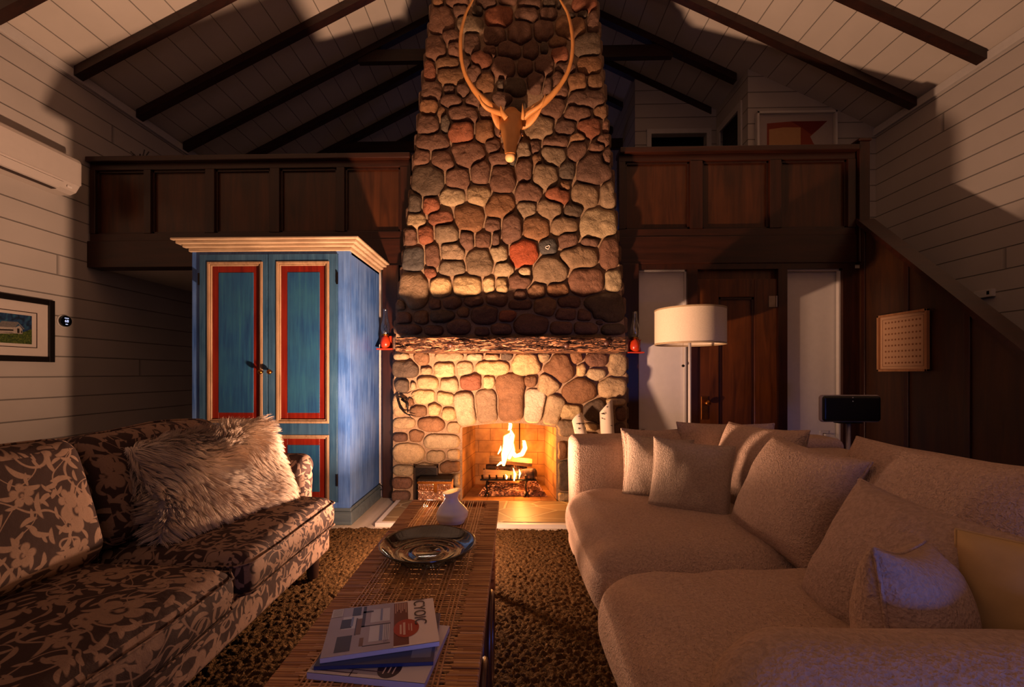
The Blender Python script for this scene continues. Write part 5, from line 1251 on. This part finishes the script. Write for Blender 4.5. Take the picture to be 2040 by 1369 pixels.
MB().prism([(X_ + .205, z0 + .060), (X_ + .212, z0 + .055), (X_ + .165, z0 + .008), (X_ + .158, z0 + .013)], y0 + .03, y1 - .14, axis=1).build('louvre', acw, ac)
b = MB().box(X_ + .10, X_ + .145, y0 + .03, y1 - .14, z0 - .001, z0 + .001); b.build('outlet_slot', plain('slot_dark', '#3a2a24', .7), ac)
b = MB().rbox(X_ + .195, X_ + .20, y1 - .10, y1 - .06, z0 + .03, z0 + .05, .003, n=2); b.build('status_label', plain('label_pale', '#e8e0d8', .5), ac)
# small box on the right wall
a = P(1941, 596, X=XR - .03); c = P(1977, 575, X=XR - .03)
wb = thing('door_chime', 'small white plastic box mounted low on the right wall above the stairs', 'box', (XR - .015, (a.y + c.y) / 2, a.z))
MB().bevbox(XR - .035, XR - .001, c.y, a.y, a.z, c.z, .004).build('case', M['trimw'], wb)
MB().box(XR - .037, XR - .035, c.y + .02, c.y + .04, a.z + .02, a.z + .05).build('button', M['iron'], wb)
# leaning art in the loft
a = P(1508, 222, Y=YU - .05); c = P(1668, 330, Y=YU - .05)
la = thing('framed_art', 'white-framed art with a red and tan flag shape leaning in the loft', 'picture', ((a.x + c.x) / 2, YU - .04, c.z))
b = MB()
zb2 = a.z - .80
for q in ((a.x, a.x + .025, zb2, a.z), (c.x - .025, c.x, zb2, a.z), (a.x, c.x, a.z - .025, a.z), (a.x, c.x, zb2, zb2 + .025)): b.bevbox(q[0], q[1], YU - .06, YU - .01, q[2], q[3], .003)
b.build('frame', M['trimw'], la)
ap = MB().box(a.x + .02, c.x - .02, YU - .025, YU - .015, zb2 + .02, a.z - .02).build('art_paper', plain('art_paper', '#a89a94', .8, var=.02), la)
YA = YU - .0255
def ap_poly(pts, m, name, i):
    q = [P(x, y, Y=YA) for x, y in pts]; MB().prism([(p.x, p.z) for p in q], YA - .0004 * i, YA, axis=1).build(name, m, ap)
ap_poly([(1528, 246), (1576, 242), (1648, 241), (1630, 258), (1614, 272), (1620, 285), (1637, 306), (1650, 330), (1528, 330)], plain('art_rust', '#8a3a20', .8, var=.04), 'flag_shape', 1)
ap_poly([(1532, 258), (1560, 254), (1595, 254), (1595, 330), (1532, 330)], plain('art_tan', '#b98a5c', .8, var=.04), 'flag_field', 2)
ap_poly([(1576, 242), (1648, 241), (1630, 258), (1616, 268), (1600, 256)], plain('art_red', '#6d1a12', .8, var=.04), 'flag_corner', 3)
# outlets
def outlet(px0, py0, px1, py1, Y, label, plug=True):
    a = P(px0, py0, Y=Y); c = P(px1, py1, Y=Y); cx = (a.x + c.x) / 2
    t = thing('wall_outlet', label, 'outlet', (cx, Y, c.z)); MB().bevbox(a.x, c.x, Y - .006, Y, c.z, a.z, .002).build('cover_plate', M['trimw'], t)
    b = MB(); hh = a.z - c.z
    for f in (.28, .72):
        z = c.z + hh * f; b.rbox(cx - .016, cx + .016, Y - .009, Y - .005, z - .014, z + .014, .008, n=3)
    b.build('socket', plain('socket_grey', '#5a4c44', .5), t)
    if plug:
        z = c.z + hh * .72; MB().rbox(cx - .012, cx + .012, Y - .035, Y - .008, z - .010, z + .010, .005, n=3).build('plug', M['iron'] if plug == 1 else M['trimw'], t)
        pts = [(cx, Y - .03, z), (cx + .05, Y - .05, z + .005), (cx + .10, Y - .04, z - .04), (cx + .14, Y - .03, z - .14), (cx + .15, Y - .03, .03)]
        tag(MB().tube(pts, .003, n=6).build('power_cord', M['iron'] if plug == 1 else M['trimw'], None, smooth=True), ('dark' if plug == 1 else 'white') + ' power cord hanging from the outlet ' + ('right of the fireplace' if plug == 1 else 'behind the speaker'), 'cord')
outlet(1273, 852, 1288, 874, YW + .038, 'white outlet on the pale panel just right of the fireplace', 1)
outlet(1633, 858, 1650, 886, YW + .058, 'white outlet on the right pale panel, behind the black speaker', 2)
q = P(762, 967, Y=YW)
tag(MB().tube([(q.x - .06, YW + .02, q.z + .02), (q.x - .03, YW - .03, q.z + .03), (q.x + .02, YW - .07, q.z + .01), (q.x + .03, YW - .08, q.z - .02), (q.x - .03, YW - .06, q.z - .03), (q.x - .05, YW - .02, q.z - .12), (q.x - .05, YW - .02, .02)], .004, n=6).build('power_cord', M['iron'], None, smooth=True), 'black looped cord by the foot of the armoire, left of the fireplace', 'cord')
# dry sprig on the railing
q = P(275, 320, Y=YW + .02); b = MB(); q.z = 3.18
for k in range(9):
    a = q + Vector((random.uniform(-.05, .06), 0, 0)); d_ = Vector((random.uniform(-.09, .09), random.uniform(-.03, .03), random.uniform(.03, .10))); b.tube([a, a + d_ * .6 + Vector((0, 0, .01)), a + d_], [.0025, .002, .001], n=5)
    for j in range(4): e_ = a + d_ * (.5 + .14 * j); b.rbox(e_.x - .006, e_.x + .006, e_.y - .004, e_.y + .004, e_.z - .004, e_.z + .005, .003, n=2)
b.tube([q + Vector((-.06, 0, .003)), q + Vector((.09, 0, .003))], .003, n=5)
tag(b.build('dried_sprig', plain('dried_stem', '#241a1c', .8), None, smooth=True), 'dried twig sprig lying on the cap of the left loft railing', 'twig')
